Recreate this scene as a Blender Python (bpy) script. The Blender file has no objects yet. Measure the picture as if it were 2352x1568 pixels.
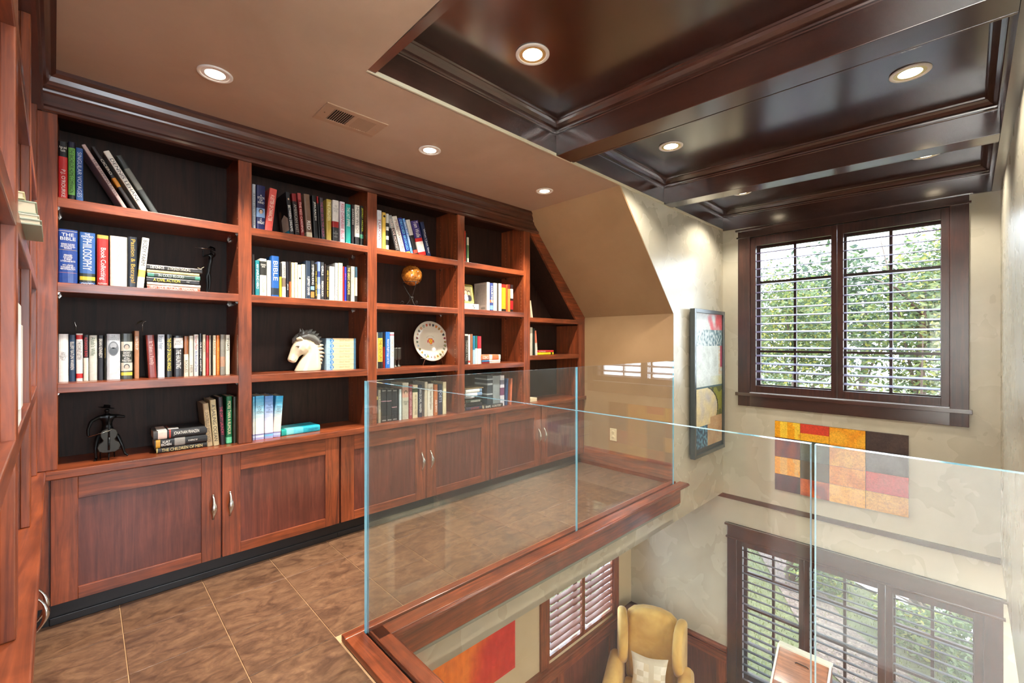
import bpy, bmesh, math, random
from mathutils import Vector, Matrix, noise
random.seed(7)
D = bpy.data; SC = bpy.context.scene; COL = SC.collection
PI = math.pi
R = math.radians

# ------------------------------------------------------------------ camera, sky, light, exposure
# The eye of the camera is the origin; the loft floor lies 1.25 m below it.
FZ = -1.25          # loft floor
LZ = -4.05          # floor of the room below
CZ = 1.157          # plaster ceiling
BY = 2.75           # face of the bookcase wall
Y1 = 1.795          # edge of the loft, wall of the tall bay
XW = 4.817          # window wall
YR = -0.165         # right wall
KX = 3.70           # knee wall
GZ = -4.5           # ground outside
cam_d = D.cameras.new('camera'); cam_d.sensor_width = 36.0; cam_d.lens = 15.49
cam_d.clip_start = 0.02; cam_d.clip_end = 200
cam = D.objects.new('camera', cam_d); COL.objects.link(cam)
cam.location = (0, 0, 0); cam.rotation_euler = (PI/2, 0, -R(44.0))
SC.camera = cam
SC.view_settings.view_transform = 'Standard'
SC.view_settings.look = 'None'
SC.view_settings.gamma = 1.0
SC.view_settings.use_curve_mapping = False
SC.view_settings.exposure = 0.66

W = D.worlds.new('sky'); SC.world = W; W.use_nodes = True
wn = W.node_tree.nodes; wl = W.node_tree.links
bg = wn['Background']
tc = wn.new('ShaderNodeTexCoord'); sp = wn.new('ShaderNodeSeparateXYZ')
rp = wn.new('ShaderNodeValToRGB')
wl.new(tc.outputs['Generated'], sp.inputs[0]); wl.new(sp.outputs['Z'], rp.inputs[0])
rp.color_ramp.elements[0].position = 0.0; rp.color_ramp.elements[0].color = (0.80, 0.90, 1.0, 1)
rp.color_ramp.elements[1].position = 0.7; rp.color_ramp.elements[1].color = (0.62, 0.80, 1.0, 1)
wl.new(rp.outputs[0], bg.inputs['Color']); bg.inputs['Strength'].default_value = 9.0

def light(kind, name, loc, energy, color, rot=(0, 0, 0), **kw):
    l = D.lights.new(name, kind); l.energy = energy; l.color = color
    for k, v in kw.items(): setattr(l, k, v)
    o = D.objects.new(name, l); COL.objects.link(o); o.location = loc; o.rotation_euler = rot
    return o
sun = light('SUN', 'sun', (0, 0, 20), 4.5, (1.0, 0.95, 0.84), (R(28), R(-14), 0), angle=R(1.5))
WARM = (1.0, 0.93, 0.83)
# unseen fill lamps added in the hall and in the room below
light('AREA', 'hall_fill', (0.15, -2.62, 0.25), 14, (0.93, 0.96, 1.0), (R(90), 0, 0), shape='RECTANGLE', size=1.05, size_y=1.5)  # fill lamp added behind the camera
light('AREA', 'side_fill', (0.87, -1.0, 0.05), 105, (0.97, 0.98, 1.0), (R(90), 0, R(66)), shape='RECTANGLE', size=1.0, size_y=1.6, spread=R(85))  # added lamp, aimed to brighten the hall wall mirrored in the glass
light('AREA', 'lower_fill', (2.9, -1.35, -1.63), 170, (0.98, 0.97, 0.95), (0, 0, 0), shape='RECTANGLE', size=3.0, size_y=1.6)  # added lamp filling the lower room, no real fixture
# windows of the gable wall guide the sky light
for nm, y, z, sy, sz in (('upper_window_sky', 0.82, 0.24, 1.5, 1.5), ('lower_window_sky', 0.8, -2.85, 1.75, 1.5)):
    o = light('AREA', nm, (XW+0.19, y, z), 1.0, (1, 1, 1), (R(90), 0, R(90)), shape='RECTANGLE', size=sy, size_y=sz)
    o.data.cycles.is_portal = True

# ------------------------------------------------------------------ helpers
def lin(c):
    return tuple(((v/255.0)/12.92 if v/255.0 <= 0.04045 else (((v/255.0)+0.055)/1.055)**2.4) for v in c)

class MB:
    """collects shapes for one mesh"""
    def __init__(s): s.v = []; s.f = []; s.c = []; s.sm = []
    def face(s, idx, col=None, smooth=False): s.f.append(tuple(idx)); s.c.append(col); s.sm.append(smooth)
    def add(s, vs, fs, col=None, smooth=False):
        b = len(s.v); s.v += [tuple(p) for p in vs]
        for f in fs: s.face([b+i for i in f], col, smooth)
        return s
    def box(s, x0, y0, z0, x1, y1, z1, col=None):
        if x1 < x0: x0, x1 = x1, x0
        if y1 < y0: y0, y1 = y1, y0
        if z1 < z0: z0, z1 = z1, z0
        return s.add([(x0,y0,z0),(x1,y0,z0),(x1,y1,z0),(x0,y1,z0),(x0,y0,z1),(x1,y0,z1),(x1,y1,z1),(x0,y1,z1)],
                     [(0,3,2,1),(4,5,6,7),(0,1,5,4),(1,2,6,5),(2,3,7,6),(3,0,4,7)], col)
    def prism(s, pts, a0, a1, axis, col=None, smooth=False):
        """2-D outline swept along an axis; pts are (y,z) for x, (x,z) for y, (x,y) for z"""
        n = len(pts)
        def P(p, a):
            return {'x': (a, p[0], p[1]), 'y': (p[0], a, p[1]), 'z': (p[0], p[1], a)}[axis]
        vs = [P(p, a0) for p in pts]+[P(p, a1) for p in pts]
        fs = [(i, (i+1) % n, n+(i+1) % n, n+i) for i in range(n)]
        b = len(s.v); s.v += vs
        for f in fs: s.face([b+i for i in f], col, smooth)
        s.face([b+i for i in range(n)][::-1], col); s.face([b+n+i for i in range(n)], col)
        return s
    def tube(s, path, rad, seg=8, col=None, flat=1.0, up=None):
        P = [Vector(p) for p in path]; n = len(P); rings = []
        ref = Vector(up) if up else Vector((0.13, 0.21, 0.97))
        for i in range(n):
            t = (P[min(i+1, n-1)]-P[max(i-1, 0)]).normalized()
            a = t.cross(ref)
            if a.length < 1e-4: a = t.cross(Vector((1, 0, 0)))
            a.normalize(); bb = t.cross(a).normalized()
            r = rad[i] if isinstance(rad, (list, tuple)) else rad
            rings.append([P[i]+a*(math.cos(2*PI*k/seg)*r)+bb*(math.sin(2*PI*k/seg)*r*flat) for k in range(seg)])
        b = len(s.v)
        for rg in rings: s.v += [tuple(q) for q in rg]
        for i in range(n-1):
            for k in range(seg):
                s.face((b+i*seg+k, b+i*seg+(k+1) % seg, b+(i+1)*seg+(k+1) % seg, b+(i+1)*seg+k), col, True)
        s.face([b+k for k in range(seg)][::-1], col); s.face([b+(n-1)*seg+k for k in range(seg)], col)
        return s
    def lathe(s, prof, c=(0, 0, 0), seg=24, col=None, M=None):
        b = len(s.v); n = len(prof)
        for (r, z) in prof:
            for k in range(seg):
                a = 2*PI*k/seg; p = Vector((math.cos(a)*r, math.sin(a)*r, z))
                if M: p = M @ p
                s.v.append((p.x+c[0], p.y+c[1], p.z+c[2]))
        for i in range(n-1):
            for k in range(seg):
                s.face((b+i*seg+k, b+i*seg+(k+1) % seg, b+(i+1)*seg+(k+1) % seg, b+(i+1)*seg+k), col, True)
        if prof[0][0] > 1e-6: s.face([b+k for k in range(seg)][::-1], col)
        if prof[-1][0] > 1e-6: s.face([b+(n-1)*seg+k for k in range(seg)], col)
        return s
    def disc(s, c, r1, r2, axis='y', seg=16, col=None, rot=0):
        vs = []
        for k in range(seg):
            a = 2*PI*k/seg; u = math.cos(a)*r1; v = math.sin(a)*r2
            u, v = u*math.cos(rot)-v*math.sin(rot), u*math.sin(rot)+v*math.cos(rot)
            vs.append({'y': (c[0]+u, c[1], c[2]+v), 'x': (c[0], c[1]+u, c[2]+v), 'z': (c[0]+u, c[1]+v, c[2])}[axis])
        return s.add(vs, [tuple(range(seg))], col)
    def xform(s, M):
        s.v = [tuple(M @ Vector(p)) for p in s.v]; return s
    def build(s, name, mat, parent=None, origin=None, bevel=0, kind=None, smooth=False, sub=0, seg=2):
        """parent: an Empty/mesh whose space the mesh is given in after subtracting origin"""
        o_ = Vector(origin) if origin is not None else (Vector(parent['_o']) if parent is not None and '_o' in parent else Vector((0, 0, 0)))
        if parent is None and origin is None and s.v:
            xs = [p[0] for p in s.v]; ys = [p[1] for p in s.v]; zs = [p[2] for p in s.v]
            o_ = Vector(((min(xs)+max(xs))/2, (min(ys)+max(ys))/2, min(zs)))
        me = D.meshes.new(name)
        me.from_pydata([(p[0]-o_.x, p[1]-o_.y, p[2]-o_.z) for p in s.v], [], s.f)
        if any(s.sm) or smooth:
            for p, sm in zip(me.polygons, s.sm): p.use_smooth = bool(sm or smooth)
        if any(c is not None for c in s.c):
            ca = me.color_attributes.new('col', 'FLOAT_COLOR', 'CORNER'); k = 0; data = []
            for p, c in zip(s.f, s.c):
                c4 = (*(c or (0.5, 0.5, 0.5)), 1.0)
                for _ in p: data.extend(c4)
            ca.data.foreach_set('color', data)
        me.materials.append(mat); me.update()
        o = D.objects.new(name, me); COL.objects.link(o)
        if parent is not None:
            o.parent = parent
        else: o.location = o_
        o['_o'] = list(o_)
        if bevel:
            m = o.modifiers.new('bevel', 'BEVEL'); m.width = bevel; m.segments = seg; m.limit_method = 'ANGLE'; m.angle_limit = R(40)
        if sub:
            m = o.modifiers.new('subdivision', 'SUBSURF'); m.levels = sub; m.render_levels = sub
        if kind: o['kind'] = kind
        return o

ORI = {}
def setori(o, v): o['_o'] = list(v)
def tag(o, label, cat, group=None):
    o['label'] = label; o['category'] = cat
    if group: o['group'] = group
    return o
class Frame:
    def __init__(s, loc=(0, 0, 0), rot=0.0):
        s.M = Matrix.Translation(loc) @ Matrix.Rotation(rot, 4, 'Z'); s.rot = rot
    def thing(s, name, label, cat, p, group=None):
        o = D.objects.new(name, None); COL.objects.link(o); o.empty_display_size = 0.05
        o.location = s.M @ Vector(p); o.rotation_euler = (0, 0, s.rot)
        o['_o'] = list(p)
        return tag(o, label, cat, group)
WORLD = Frame()
def structure(mb, name, mat, parent=None, **kw):
    o = mb.build(name, mat, parent, **kw)
    if parent is None: o['kind'] = 'structure'
    return o
def child_of(o):        # lets a top-level mesh parent parts given in world space
    o['_o'] = list(o.location); return o

# ------------------------------------------------------------------ materials
def newmat(name):
    m = D.materials.new(name); m.use_nodes = True
    nt = m.node_tree; b = nt.nodes['Principled BSDF']
    return m, nt, b
def plain(name, rgb, rough=0.5, metal=0.0, spec=0.5, coat=0.0, emit=0.0, raw=False):
    m, nt, b = newmat(name); c = rgb if raw else lin(rgb)
    b.inputs['Base Color'].default_value = (*c, 1); b.inputs['Roughness'].default_value = rough
    b.inputs['Metallic'].default_value = metal; b.inputs['Specular IOR Level'].default_value = spec
    b.inputs['Coat Weight'].default_value = coat; b.inputs['Coat Roughness'].default_value = 0.15
    if emit: b.inputs['Emission Color'].default_value = (*c, 1); b.inputs['Emission Strength'].default_value = emit
    return m
def mapped_noise(nt, scale, nscale=1.0, detail=5.0, rough=0.55, dist=0.0, coord='pos', off=None):
    if coord == 'pos': g = nt.nodes.new('ShaderNodeNewGeometry'); src = g.outputs['Position']
    else: g = nt.nodes.new('ShaderNodeTexCoord'); src = g.outputs['Object']
    mp = nt.nodes.new('ShaderNodeMapping'); mp.inputs['Scale'].default_value = scale
    nt.links.new(src, mp.inputs['Vector'])
    if off:
        oi = nt.nodes.new('ShaderNodeObjectInfo'); ml = nt.nodes.new('ShaderNodeMath'); ml.operation = 'MULTIPLY'; ml.inputs[1].default_value = off
        nt.links.new(oi.outputs['Random'], ml.inputs[0]); nt.links.new(ml.outputs[0], mp.inputs['Location'])
    n = nt.nodes.new('ShaderNodeTexNoise'); n.inputs['Scale'].default_value = nscale
    n.inputs['Detail'].default_value = detail; n.inputs['Roughness'].default_value = rough; n.inputs['Distortion'].default_value = dist
    nt.links.new(mp.outputs[0], n.inputs['Vector'])
    return n
def ramp(nt, src, stops):
    r = nt.nodes.new('ShaderNodeValToRGB'); e = r.color_ramp.elements
    while len(e) < len(stops): e.new(0.5)
    for k, (p, c) in enumerate(stops): e[k].position = p; e[k].color = (*c, 1)
    nt.links.new(src, r.inputs[0]); return r
def mix(nt, a, b, fac, mode='MIX'):
    m = nt.nodes.new('ShaderNodeMix'); m.data_type = 'RGBA'; m.blend_type = mode
    if isinstance(fac, float): m.inputs[0].default_value = fac
    else: nt.links.new(fac, m.inputs[0])
    for k, s in ((6, a), (7, b)):
        if isinstance(s, tuple): m.inputs[k].default_value = (*s, 1)
        else: nt.links.new(s, m.inputs[k])
    return m.outputs[2]
def bump(nt, b, h, strength=0.1, dist=0.002):
    n = nt.nodes.new('ShaderNodeBump'); n.inputs['Strength'].default_value = strength; n.inputs['Distance'].default_value = dist
    nt.links.new(h, n.inputs['Height']); nt.links.new(n.outputs[0], b.inputs['Normal'])
def wood(name, dark, light_, axis='z', rough=0.32, coat=0.25, fine=1.0):
    m, nt, b = newmat(name)
    sc = {'z': (34, 34, 2.2), 'x': (2.2, 34, 34), 'y': (34, 2.2, 34)}[axis]
    n1 = mapped_noise(nt, tuple(v*fine for v in sc), 1.0, 6, 0.6, 1.2)
    n2 = mapped_noise(nt, (5, 5, 3.2), 1.0, 4, 0.55, 0.8)
    n3 = mapped_noise(nt, tuple(v*4 for v in sc), 1.0, 3, 0.6)
    r1 = ramp(nt, n1.outputs[0], [(0.3, lin(dark)), (0.72, lin(light_))])
    r2 = ramp(nt, n2.outputs[0], [(0.35, (0.62, 0.58, 0.56)), (0.65, (1.12, 1.08, 1.05))])
    c = mix(nt, r1.outputs[0], r2.outputs[0], 0.75, 'MULTIPLY')
    r3 = ramp(nt, n3.outputs[0], [(0.4, (0.86, 0.84, 0.82)), (0.6, (1.05, 1.05, 1.05))])
    c = mix(nt, c, r3.outputs[0], 0.6, 'MULTIPLY')
    nt.links.new(c, b.inputs['Base Color'])
    b.inputs['Roughness'].default_value = rough; b.inputs['Coat Weight'].default_value = coat; b.inputs['Coat Roughness'].default_value = 0.16
    bump(nt, b, n3.outputs[0], 0.08, 0.001)
    return m
def plaster(name, c1, c2, c3, rough=0.34, spec=0.5):
    m, nt, b = newmat(name)
    n1 = mapped_noise(nt, (1.5, 1.5, 1.5), 1.0, 4, 0.5, 0.8)
    n2 = mapped_noise(nt, (3.4, 3.4, 3.4), 1.0, 3, 0.5, 0.5)
    n3 = mapped_noise(nt, (13, 13, 13), 1.0, 6, 0.65, 0.8)
    r1 = ramp(nt, n1.outputs[0], [(0.3, lin(c1)), (0.7, lin(c2))])
    r2 = ramp(nt, n2.outputs[0], [(0.25, (0, 0, 0)), (0.8, (0.8, 0.8, 0.8))])
    c = mix(nt, r1.outputs[0], lin(c3), r2.outputs[0])
    r3 = ramp(nt, n3.outputs[0], [(0.3, (0.96, 0.96, 0.955)), (0.7, (1.03, 1.03, 1.03))])
    c = mix(nt, c, r3.outputs[0], 0.6, 'MULTIPLY')
    nt.links.new(c, b.inputs['Base Color'])
    mr = nt.nodes.new('ShaderNodeMapRange'); nt.links.new(n2.outputs[0], mr.inputs[0])
    mr.inputs['To Min'].default_value = rough-0.03; mr.inputs['To Max'].default_value = rough+0.06
    nt.links.new(mr.outputs[0], b.inputs['Roughness']); b.inputs['Specular IOR Level'].default_value = spec
    bump(nt, b, n1.outputs[0], 0.12, 0.004)
    return m
def attr_mat(name, rough=0.45, noise_amt=0.25, nscale=(20, 20, 20), coat=0.0, spec=0.4, trans=False, sheen=0):
    m, nt, b = newmat(name)
    a = nt.nodes.new('ShaderNodeVertexColor'); a.layer_name = 'col'
    n = mapped_noise(nt, nscale, 1.0, 6, 0.65, 1.0, 'obj')
    r = ramp(nt, n.outputs[0], [(0.35, (1-noise_amt,)*3), (0.65, (1+noise_amt*0.5,)*3)])
    c = mix(nt, a.outputs[0], r.outputs[0], 1.0, 'MULTIPLY')
    nt.links.new(c, b.inputs['Base Color']); b.inputs['Roughness'].default_value = rough
    b.inputs['Coat Weight'].default_value = coat; b.inputs['Specular IOR Level'].default_value = spec
    if trans:
        tr = nt.nodes.new('ShaderNodeBsdfTranslucent'); ms = nt.nodes.new('ShaderNodeMixShader'); ms.inputs[0].default_value = 0.45
        nt.links.new(c, tr.inputs[0]); out = nt.nodes['Material Output']
        nt.links.new(b.outputs[0], ms.inputs[1]); nt.links.new(tr.outputs[0], ms.inputs[2]); nt.links.new(ms.outputs[0], out.inputs[0])
    return m
def glass(name, tint=(0.93, 0.97, 0.96), haze=0.0, ior=1.5, haze_col=(0.8, 0.85, 0.85)):
    m, nt, b = newmat(name); nt.nodes.remove(b)
    t = nt.nodes.new('ShaderNodeBsdfTransparent'); t.inputs[0].default_value = (*tint, 1)
    g = nt.nodes.new('ShaderNodeBsdfGlossy'); g.inputs['Roughness'].default_value = 0.004
    f = nt.nodes.new('ShaderNodeFresnel'); f.inputs[0].default_value = ior
    gm = nt.nodes.new('ShaderNodeNewGeometry'); mr = nt.nodes.new('ShaderNodeMapRange')    # same reflectance on both faces of the pane
    nt.links.new(gm.outputs['Backfacing'], mr.inputs[0]); mr.inputs['To Min'].default_value = ior; mr.inputs['To Max'].default_value = 1.0/ior
    nt.links.new(mr.outputs[0], f.inputs[0])
    ms = nt.nodes.new('ShaderNodeMixShader'); nt.links.new(f.outputs[0], ms.inputs[0])
    nt.links.new(t.outputs[0], ms.inputs[1]); nt.links.new(g.outputs[0], ms.inputs[2]); last = ms
    if haze:
        d = nt.nodes.new('ShaderNodeBsdfDiffuse'); d.inputs[0].default_value = (*haze_col, 1)
        m2 = nt.nodes.new('ShaderNodeMixShader'); m2.inputs[0].default_value = haze
        nt.links.new(last.outputs[0], m2.inputs[1]); nt.links.new(d.outputs[0], m2.inputs[2]); last = m2
    nt.links.new(last.outputs[0], nt.nodes['Material Output'].inputs[0])
    return m

CH_D, CH_L = (82, 37, 23), (158, 80, 43)
wz = wood('cherry_upright', CH_D, CH_L, 'z'); wx = wood('cherry_long', CH_D, CH_L, 'x'); wy = wood('cherry_cross', CH_D, CH_L, 'y')
pz = wood('cherry_panel', (78, 38, 30), (118, 59, 45), 'z', 0.36)
inz = wood('cherry_shaded_interior', (32, 20, 14), (56, 34, 24), 'z', 0.55, 0.0)  # shade of the recesses put into the wood colour
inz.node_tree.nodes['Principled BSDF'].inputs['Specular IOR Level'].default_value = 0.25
DK_D, DK_L = (42, 24, 20), (76, 42, 34)  # same cherry, darkened to carry the poor light on coffers and trim
dx = wood('darkened_cherry_long', DK_D, DK_L, 'x', 0.26, 0.4); dy = wood('darkened_cherry_cross', DK_D, DK_L, 'y', 0.26, 0.4); dz = wood('darkened_cherry_upright', DK_D, DK_L, 'z', 0.3, 0.3)
dpan = wood('darkened_cherry_ceiling_panel', (34, 18, 15), (58, 29, 24), 'x', 0.24, 1.0)
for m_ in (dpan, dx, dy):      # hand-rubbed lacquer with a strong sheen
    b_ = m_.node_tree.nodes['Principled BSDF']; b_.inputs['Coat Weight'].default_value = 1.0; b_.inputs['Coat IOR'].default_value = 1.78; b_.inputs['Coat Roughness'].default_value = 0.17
crx = wood('crown_long', (52, 26, 18), (88, 44, 30), 'x', 0.28, 0.35); cry = wood('crown_cross', (52, 26, 18), (88, 44, 30), 'y', 0.28, 0.35)
pl_ceil = plaster('tan_plaster', (164, 140, 118), (184, 160, 138), (176, 152, 130), 0.42)
pl_slope = plaster('ochre_plaster', (144, 114, 80), (166, 134, 98), (158, 128, 94), 0.42)
pl_wall = plaster('beige_plaster', (178, 170, 150), (196, 188, 166), (186, 182, 164), 0.26, 0.65)
pl_low = plaster('lower_beige_plaster', (190, 170, 132), (204, 184, 148), (196, 180, 148), 0.36)
black_kick = plain('black_toe_kick', (22, 20, 22), 0.4)
grout = plain('floor_joint', (196, 158, 116), 0.6)
nickel = plain('brushed_nickel', (196, 190, 182), 0.22, 1.0)
iron = plain('dark_iron', (58, 55, 52), 0.38, 0.9)
bronze = plain('black_bronze', (22, 24, 25), 0.3, 0.6)
white_metal = plain('white_lamp_trim', (232, 228, 222), 0.4)
lamp_glow = plain('lamp_glow', (255, 236, 200), 0.4, emit=9.0)
gold_reflector = plain('warm_reflector', (236, 214, 150), 0.25, 0.6)
ivory = plain('ivory_plastic', (226, 208, 166), 0.45)
dark_hole = plain('dark_slot', (14, 12, 10), 0.8)
cover = attr_mat('book_cover', 0.38, 0.12, (40, 40, 40), 0.15)
pages = plain('book_pages', (214, 200, 172), 0.8)
print_mat = {}
def ink(c):
    c = {'w': (232, 228, 218), 'k': (24, 22, 22)}.get(c, c) if not isinstance(c, tuple) else c
    if c not in print_mat: print_mat[c] = plain('ink_%d' % len(print_mat), c, 0.5)
    return print_mat[c]
glass_rail = glass('railing_glass', (0.965, 0.985, 0.98), haze=0.012)  # slight diffuse haze added to stand in for the veiling reflection
glass_edge = plain('railing_glass_edge', (120, 190, 215), 0.08, spec=0.9, coat=1.0)
glass_win = glass('window_glass', (0.97, 0.98, 0.98))

# ------------------------------------------------------------------ the setting
def tilemat():
    m, nt, b = newmat('mottled_brown_tile')
    n1 = mapped_noise(nt, (7, 12, 7), 1.0, 6, 0.62, 1.6, 'obj', off=40.0)
    n2 = mapped_noise(nt, (26, 40, 26), 1.0, 5, 0.6, 1.0, 'obj', off=90.0)
    r1 = ramp(nt, n1.outputs[0], [(0.3, lin((78, 54, 40))), (0.52, lin((112, 82, 60))), (0.75, lin((136, 104, 76)))])
    r2 = ramp(nt, n2.outputs[0], [(0.34, (0.66, 0.62, 0.6)), (0.6, (1.05, 1.05, 1.05))])
    c = mix(nt, r1.outputs[0], r2.outputs[0], 0.7, 'MULTIPLY'); nt.links.new(c, b.inputs['Base Color'])
    b.inputs['Roughness'].default_value = 0.33; b.inputs['Coat Weight'].default_value = 0.2
    bump(nt, b, n2.outputs[0], 0.12, 0.002); return m
tile = tilemat()
fl = MB()
fl.box(-1.4, Y1, FZ-0.2, 4.9, 3.2, FZ-0.003); fl.box(-1.4, -2.75, FZ-0.2, 0.765, Y1, FZ-0.003); fl.box(0.765, -2.75, FZ-0.2, 0.9, YR-0.1, FZ-0.003)
floor = child_of(structure(fl, 'floor', grout))
T = 0.3225; tx0 = 0.113; ty0 = 2.508
tm = MB().box(0.0014, 0.0014, -0.008, T-0.0014, T-0.0014, 0.0)
tile_mesh = None
for i in range(-5, 12):
    for j in range(-17, 2):
        x0, y0 = tx0+i*T, ty0+j*T; x1, y1 = x0+T, y0+T
        if y0 < Y1-0.01 and x0 > 0.74: continue
        if x0 > KX or y0 > 2.86: continue
        cx1 = min(x1, KX) if y0 > Y1-0.2 else min(x1, 0.762); cy0 = y0
        if x1 > 0.77 and y0 < 1.81: cy0 = 1.81
        if cy0 >= y1-0.02: continue
        if x0 < -0.45 and y0 > 0.3: continue
        x0c = max(x0, -1.2); y1c = min(y1, 2.85)
        o = None
        if abs(cx1-x1) < 1e-6 and cy0 == y0 and x0c == x0 and y1c == y1:
            if tile_mesh is None:
                o = tm.build('floor_tile', tile, floor, origin=(0, 0, 0), bevel=0.0012, seg=1); tile_mesh = o.data
            else:
                o = D.objects.new('floor_tile', tile_mesh); COL.objects.link(o); o.parent = floor
                mm = o.modifiers.new('bevel', 'BEVEL'); mm.width = 0.0012; mm.segments = 1
            o.location = Vector((x0, y0, FZ))-Vector(floor['_o'])
        else:
            o = MB().box(0.0014, 0.0014, -0.008, cx1-x0c-0.0014, y1c-cy0-0.0014, 0).build('floor_tile', tile, floor, origin=(0, 0, 0))
            o.location = Vector((x0c, cy0, FZ))-Vector(floor['_o'])

structure(MB().box(-1.4, 3.07, FZ-0.2, 3.8, 3.2, CZ+0.1), 'wall_back', pl_wall)
structure(MB().box(-0.70, 0.45, FZ, -0.55, 3.07, CZ), 'wall_left', pl_wall)
# hall behind the camera
structure(MB().box(-0.62, -2.75, FZ, -0.5, 0.46, CZ), 'wall_hall', plain('white_hall_paint', (236, 234, 226), 0.5))
structure(MB().box(-0.5, -2.75, FZ, -0.4, -2.65, CZ).box(0.7, -2.75, FZ, 0.9, -2.65, CZ).box(-0.4, -2.75, FZ, 0.7, -2.65, -0.55).box(-0.4, -2.75, 1.05, 0.7, -2.65, CZ), 'wall_hall_end', pl_wall)
structure(MB().box(0.9, -2.75, -1.6, 1.0, -1.55, CZ).box(0.9, -0.45, -1.6, 1.0, YR-0.1, CZ).box(0.9, -1.55, -1.6, 1.0, -0.45, -0.75).box(0.9, -1.55, 0.85, 1.0, -0.45, CZ), 'wall_hall_side', pl_wall)
structure(MB().box(0.9, YR-0.1, -1.60, XW+0.2, YR, CZ+0.25), 'wall_right', pl_wall)
# plaster ceiling
structure(MB().box(-1.4, Y1, CZ, 4.95, 3.2, CZ+0.2).box(-1.4, -2.8, CZ, 0.862, Y1, CZ+0.2), 'ceiling', pl_ceil)
structure(MB().prism([(2.84, CZ), (KX, 0.245), (KX+0.12, 0.245), (KX+0.12, CZ)], Y1+0.002, 3.1, 'y'), 'wall_slope', pl_slope)
kw_ = MB().box(KX, Y1+0.001, FZ-0.1, KX+0.1, 3.08, 0.2455)
structure(kw_, 'wall_knee', pl_slope)
structure(MB().prism([(2.84, CZ+0.02), (KX+0.002, 0.243), (KX+0.002, -1.587), (XW+0.01, -1.587), (XW+0.01, CZ+0.02)], Y1, Y1+0.1, 'y')
          .box(0.88, Y1, -1.587, KX, Y1+0.1, -1.30), 'wall_gallery', pl_wall)
structure(MB().prism([(KX-0.016, FZ), (KX-0.016, FZ+0.15), (KX-0.010, FZ+0.165), (KX-0.004, FZ+0.175), (KX, FZ+0.18), (KX, FZ)], Y1, BY+0.05, 'y').xform(Matrix.Identity(4)), 'baseboard_knee', wy)
structure(MB().box(0.862, Y1-0.009, CZ+0.0, XW, Y1+0.004, CZ+0.018), 'trim_1', plain('corner_bead', (214, 208, 180), 0.5))

# coffered ceiling: dips a little towards the right wall, like the photograph's
tilt = -0.05/(Y1-YR)
def zt(y): return (Y1-y)*tilt
def coffer_mb(): return MB()
cof = MB()
top = 1.352; crb = 1.290; pr = 0.06
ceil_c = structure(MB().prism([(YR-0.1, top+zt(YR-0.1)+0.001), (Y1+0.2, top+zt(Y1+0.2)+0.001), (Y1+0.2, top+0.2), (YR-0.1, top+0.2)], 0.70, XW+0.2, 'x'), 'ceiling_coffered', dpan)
child_of(ceil_c)
def tbox(mb, x0, y0, z0, x1, y1, z1):
    vs = [(x, y, z+zt(y)) for z in (z0, z1) for (x, y) in ((x0, y0), (x1, y0), (x1, y1), (x0, y1))]
    return mb.add(vs, [(0,3,2,1),(4,5,6,7),(0,1,5,4),(1,2,6,5),(2,3,7,6),(3,0,4,7)])
cells = [(0.90, 2.11), (2.285, 3.51), (3.665, XW-0.02)]
yl, yr_ = Y1-0.006, YR+0.045
# perimeter boards
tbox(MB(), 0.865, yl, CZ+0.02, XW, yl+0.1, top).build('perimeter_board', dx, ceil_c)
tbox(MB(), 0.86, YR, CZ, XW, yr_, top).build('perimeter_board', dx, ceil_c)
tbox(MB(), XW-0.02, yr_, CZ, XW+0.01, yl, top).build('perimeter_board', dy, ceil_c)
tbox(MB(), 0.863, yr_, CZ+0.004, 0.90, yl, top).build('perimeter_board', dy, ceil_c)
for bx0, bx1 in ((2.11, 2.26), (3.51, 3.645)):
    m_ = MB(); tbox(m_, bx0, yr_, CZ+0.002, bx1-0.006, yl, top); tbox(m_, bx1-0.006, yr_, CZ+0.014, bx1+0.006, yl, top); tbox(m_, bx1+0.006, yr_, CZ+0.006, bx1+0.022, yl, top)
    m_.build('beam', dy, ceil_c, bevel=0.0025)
# crown mouldings inside each cell
prof = [(0, 0), (0.010, 0.0), (0.013, 0.004), (0.013, 0.009), (0.009, 0.013), (0.012, 0.020), (0.016, 0.022), (0.028, 0.026), (0.042, 0.040), (0.050, 0.052), (0.056, 0.054), (0.060, 0.062), (0, 0.062)]
for (a, b) in cells:
    y0c, y1c = yr_, yl
    def ring(p, h, z):
        return [(a+p, y0c+p, z+zt(y0c+p)), (b-p, y0c+p, z+zt(y0c+p)), (b-p, y1c-p, z+zt(y1c-p)), (a+p, y1c-p, z+zt(y1c-p))]
    for side in range(4):
        vs = []; fs = []
        for (p, h) in prof:
            rg = ring(p, h, crb+h); vs += [rg[side], rg[(side+1) % 4]]
        n = len(prof)
        for i in range(n-1): fs.append((2*i, 2*i+1, 2*i+3, 2*i+2))
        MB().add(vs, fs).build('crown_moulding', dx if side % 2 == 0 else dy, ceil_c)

# window wall with its two openings
def wall_openings(name, mat, ops, y0, y1, z0, z1, x0, x1):
    ys = sorted({y0, y1, *[o[0] for o in ops], *[o[1] for o in ops]}); zs = sorted({z0, z1, *[o[2] for o in ops], *[o[3] for o in ops]})
    mb = MB()
    for i in range(len(ys)-1):
        for j in range(len(zs)-1):
            cy, cz = (ys[i]+ys[i+1])/2, (zs[j]+zs[j+1])/2
            if any(o[0] < cy < o[1] and o[2] < cz < o[3] for o in ops): continue
            mb.box(x0, ys[i], zs[j], x1, ys[i+1], zs[j+1])
    return structure(mb, name, mat)
UO = (0.10, 1.53, -0.51, 1.05); LO = (-0.08, 1.65, -3.56, -2.06)
wall_openings('wall_window', pl_wall, [UO, LO], -2.55, 3.0, LZ, CZ+0.25, XW, XW+0.2)
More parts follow.
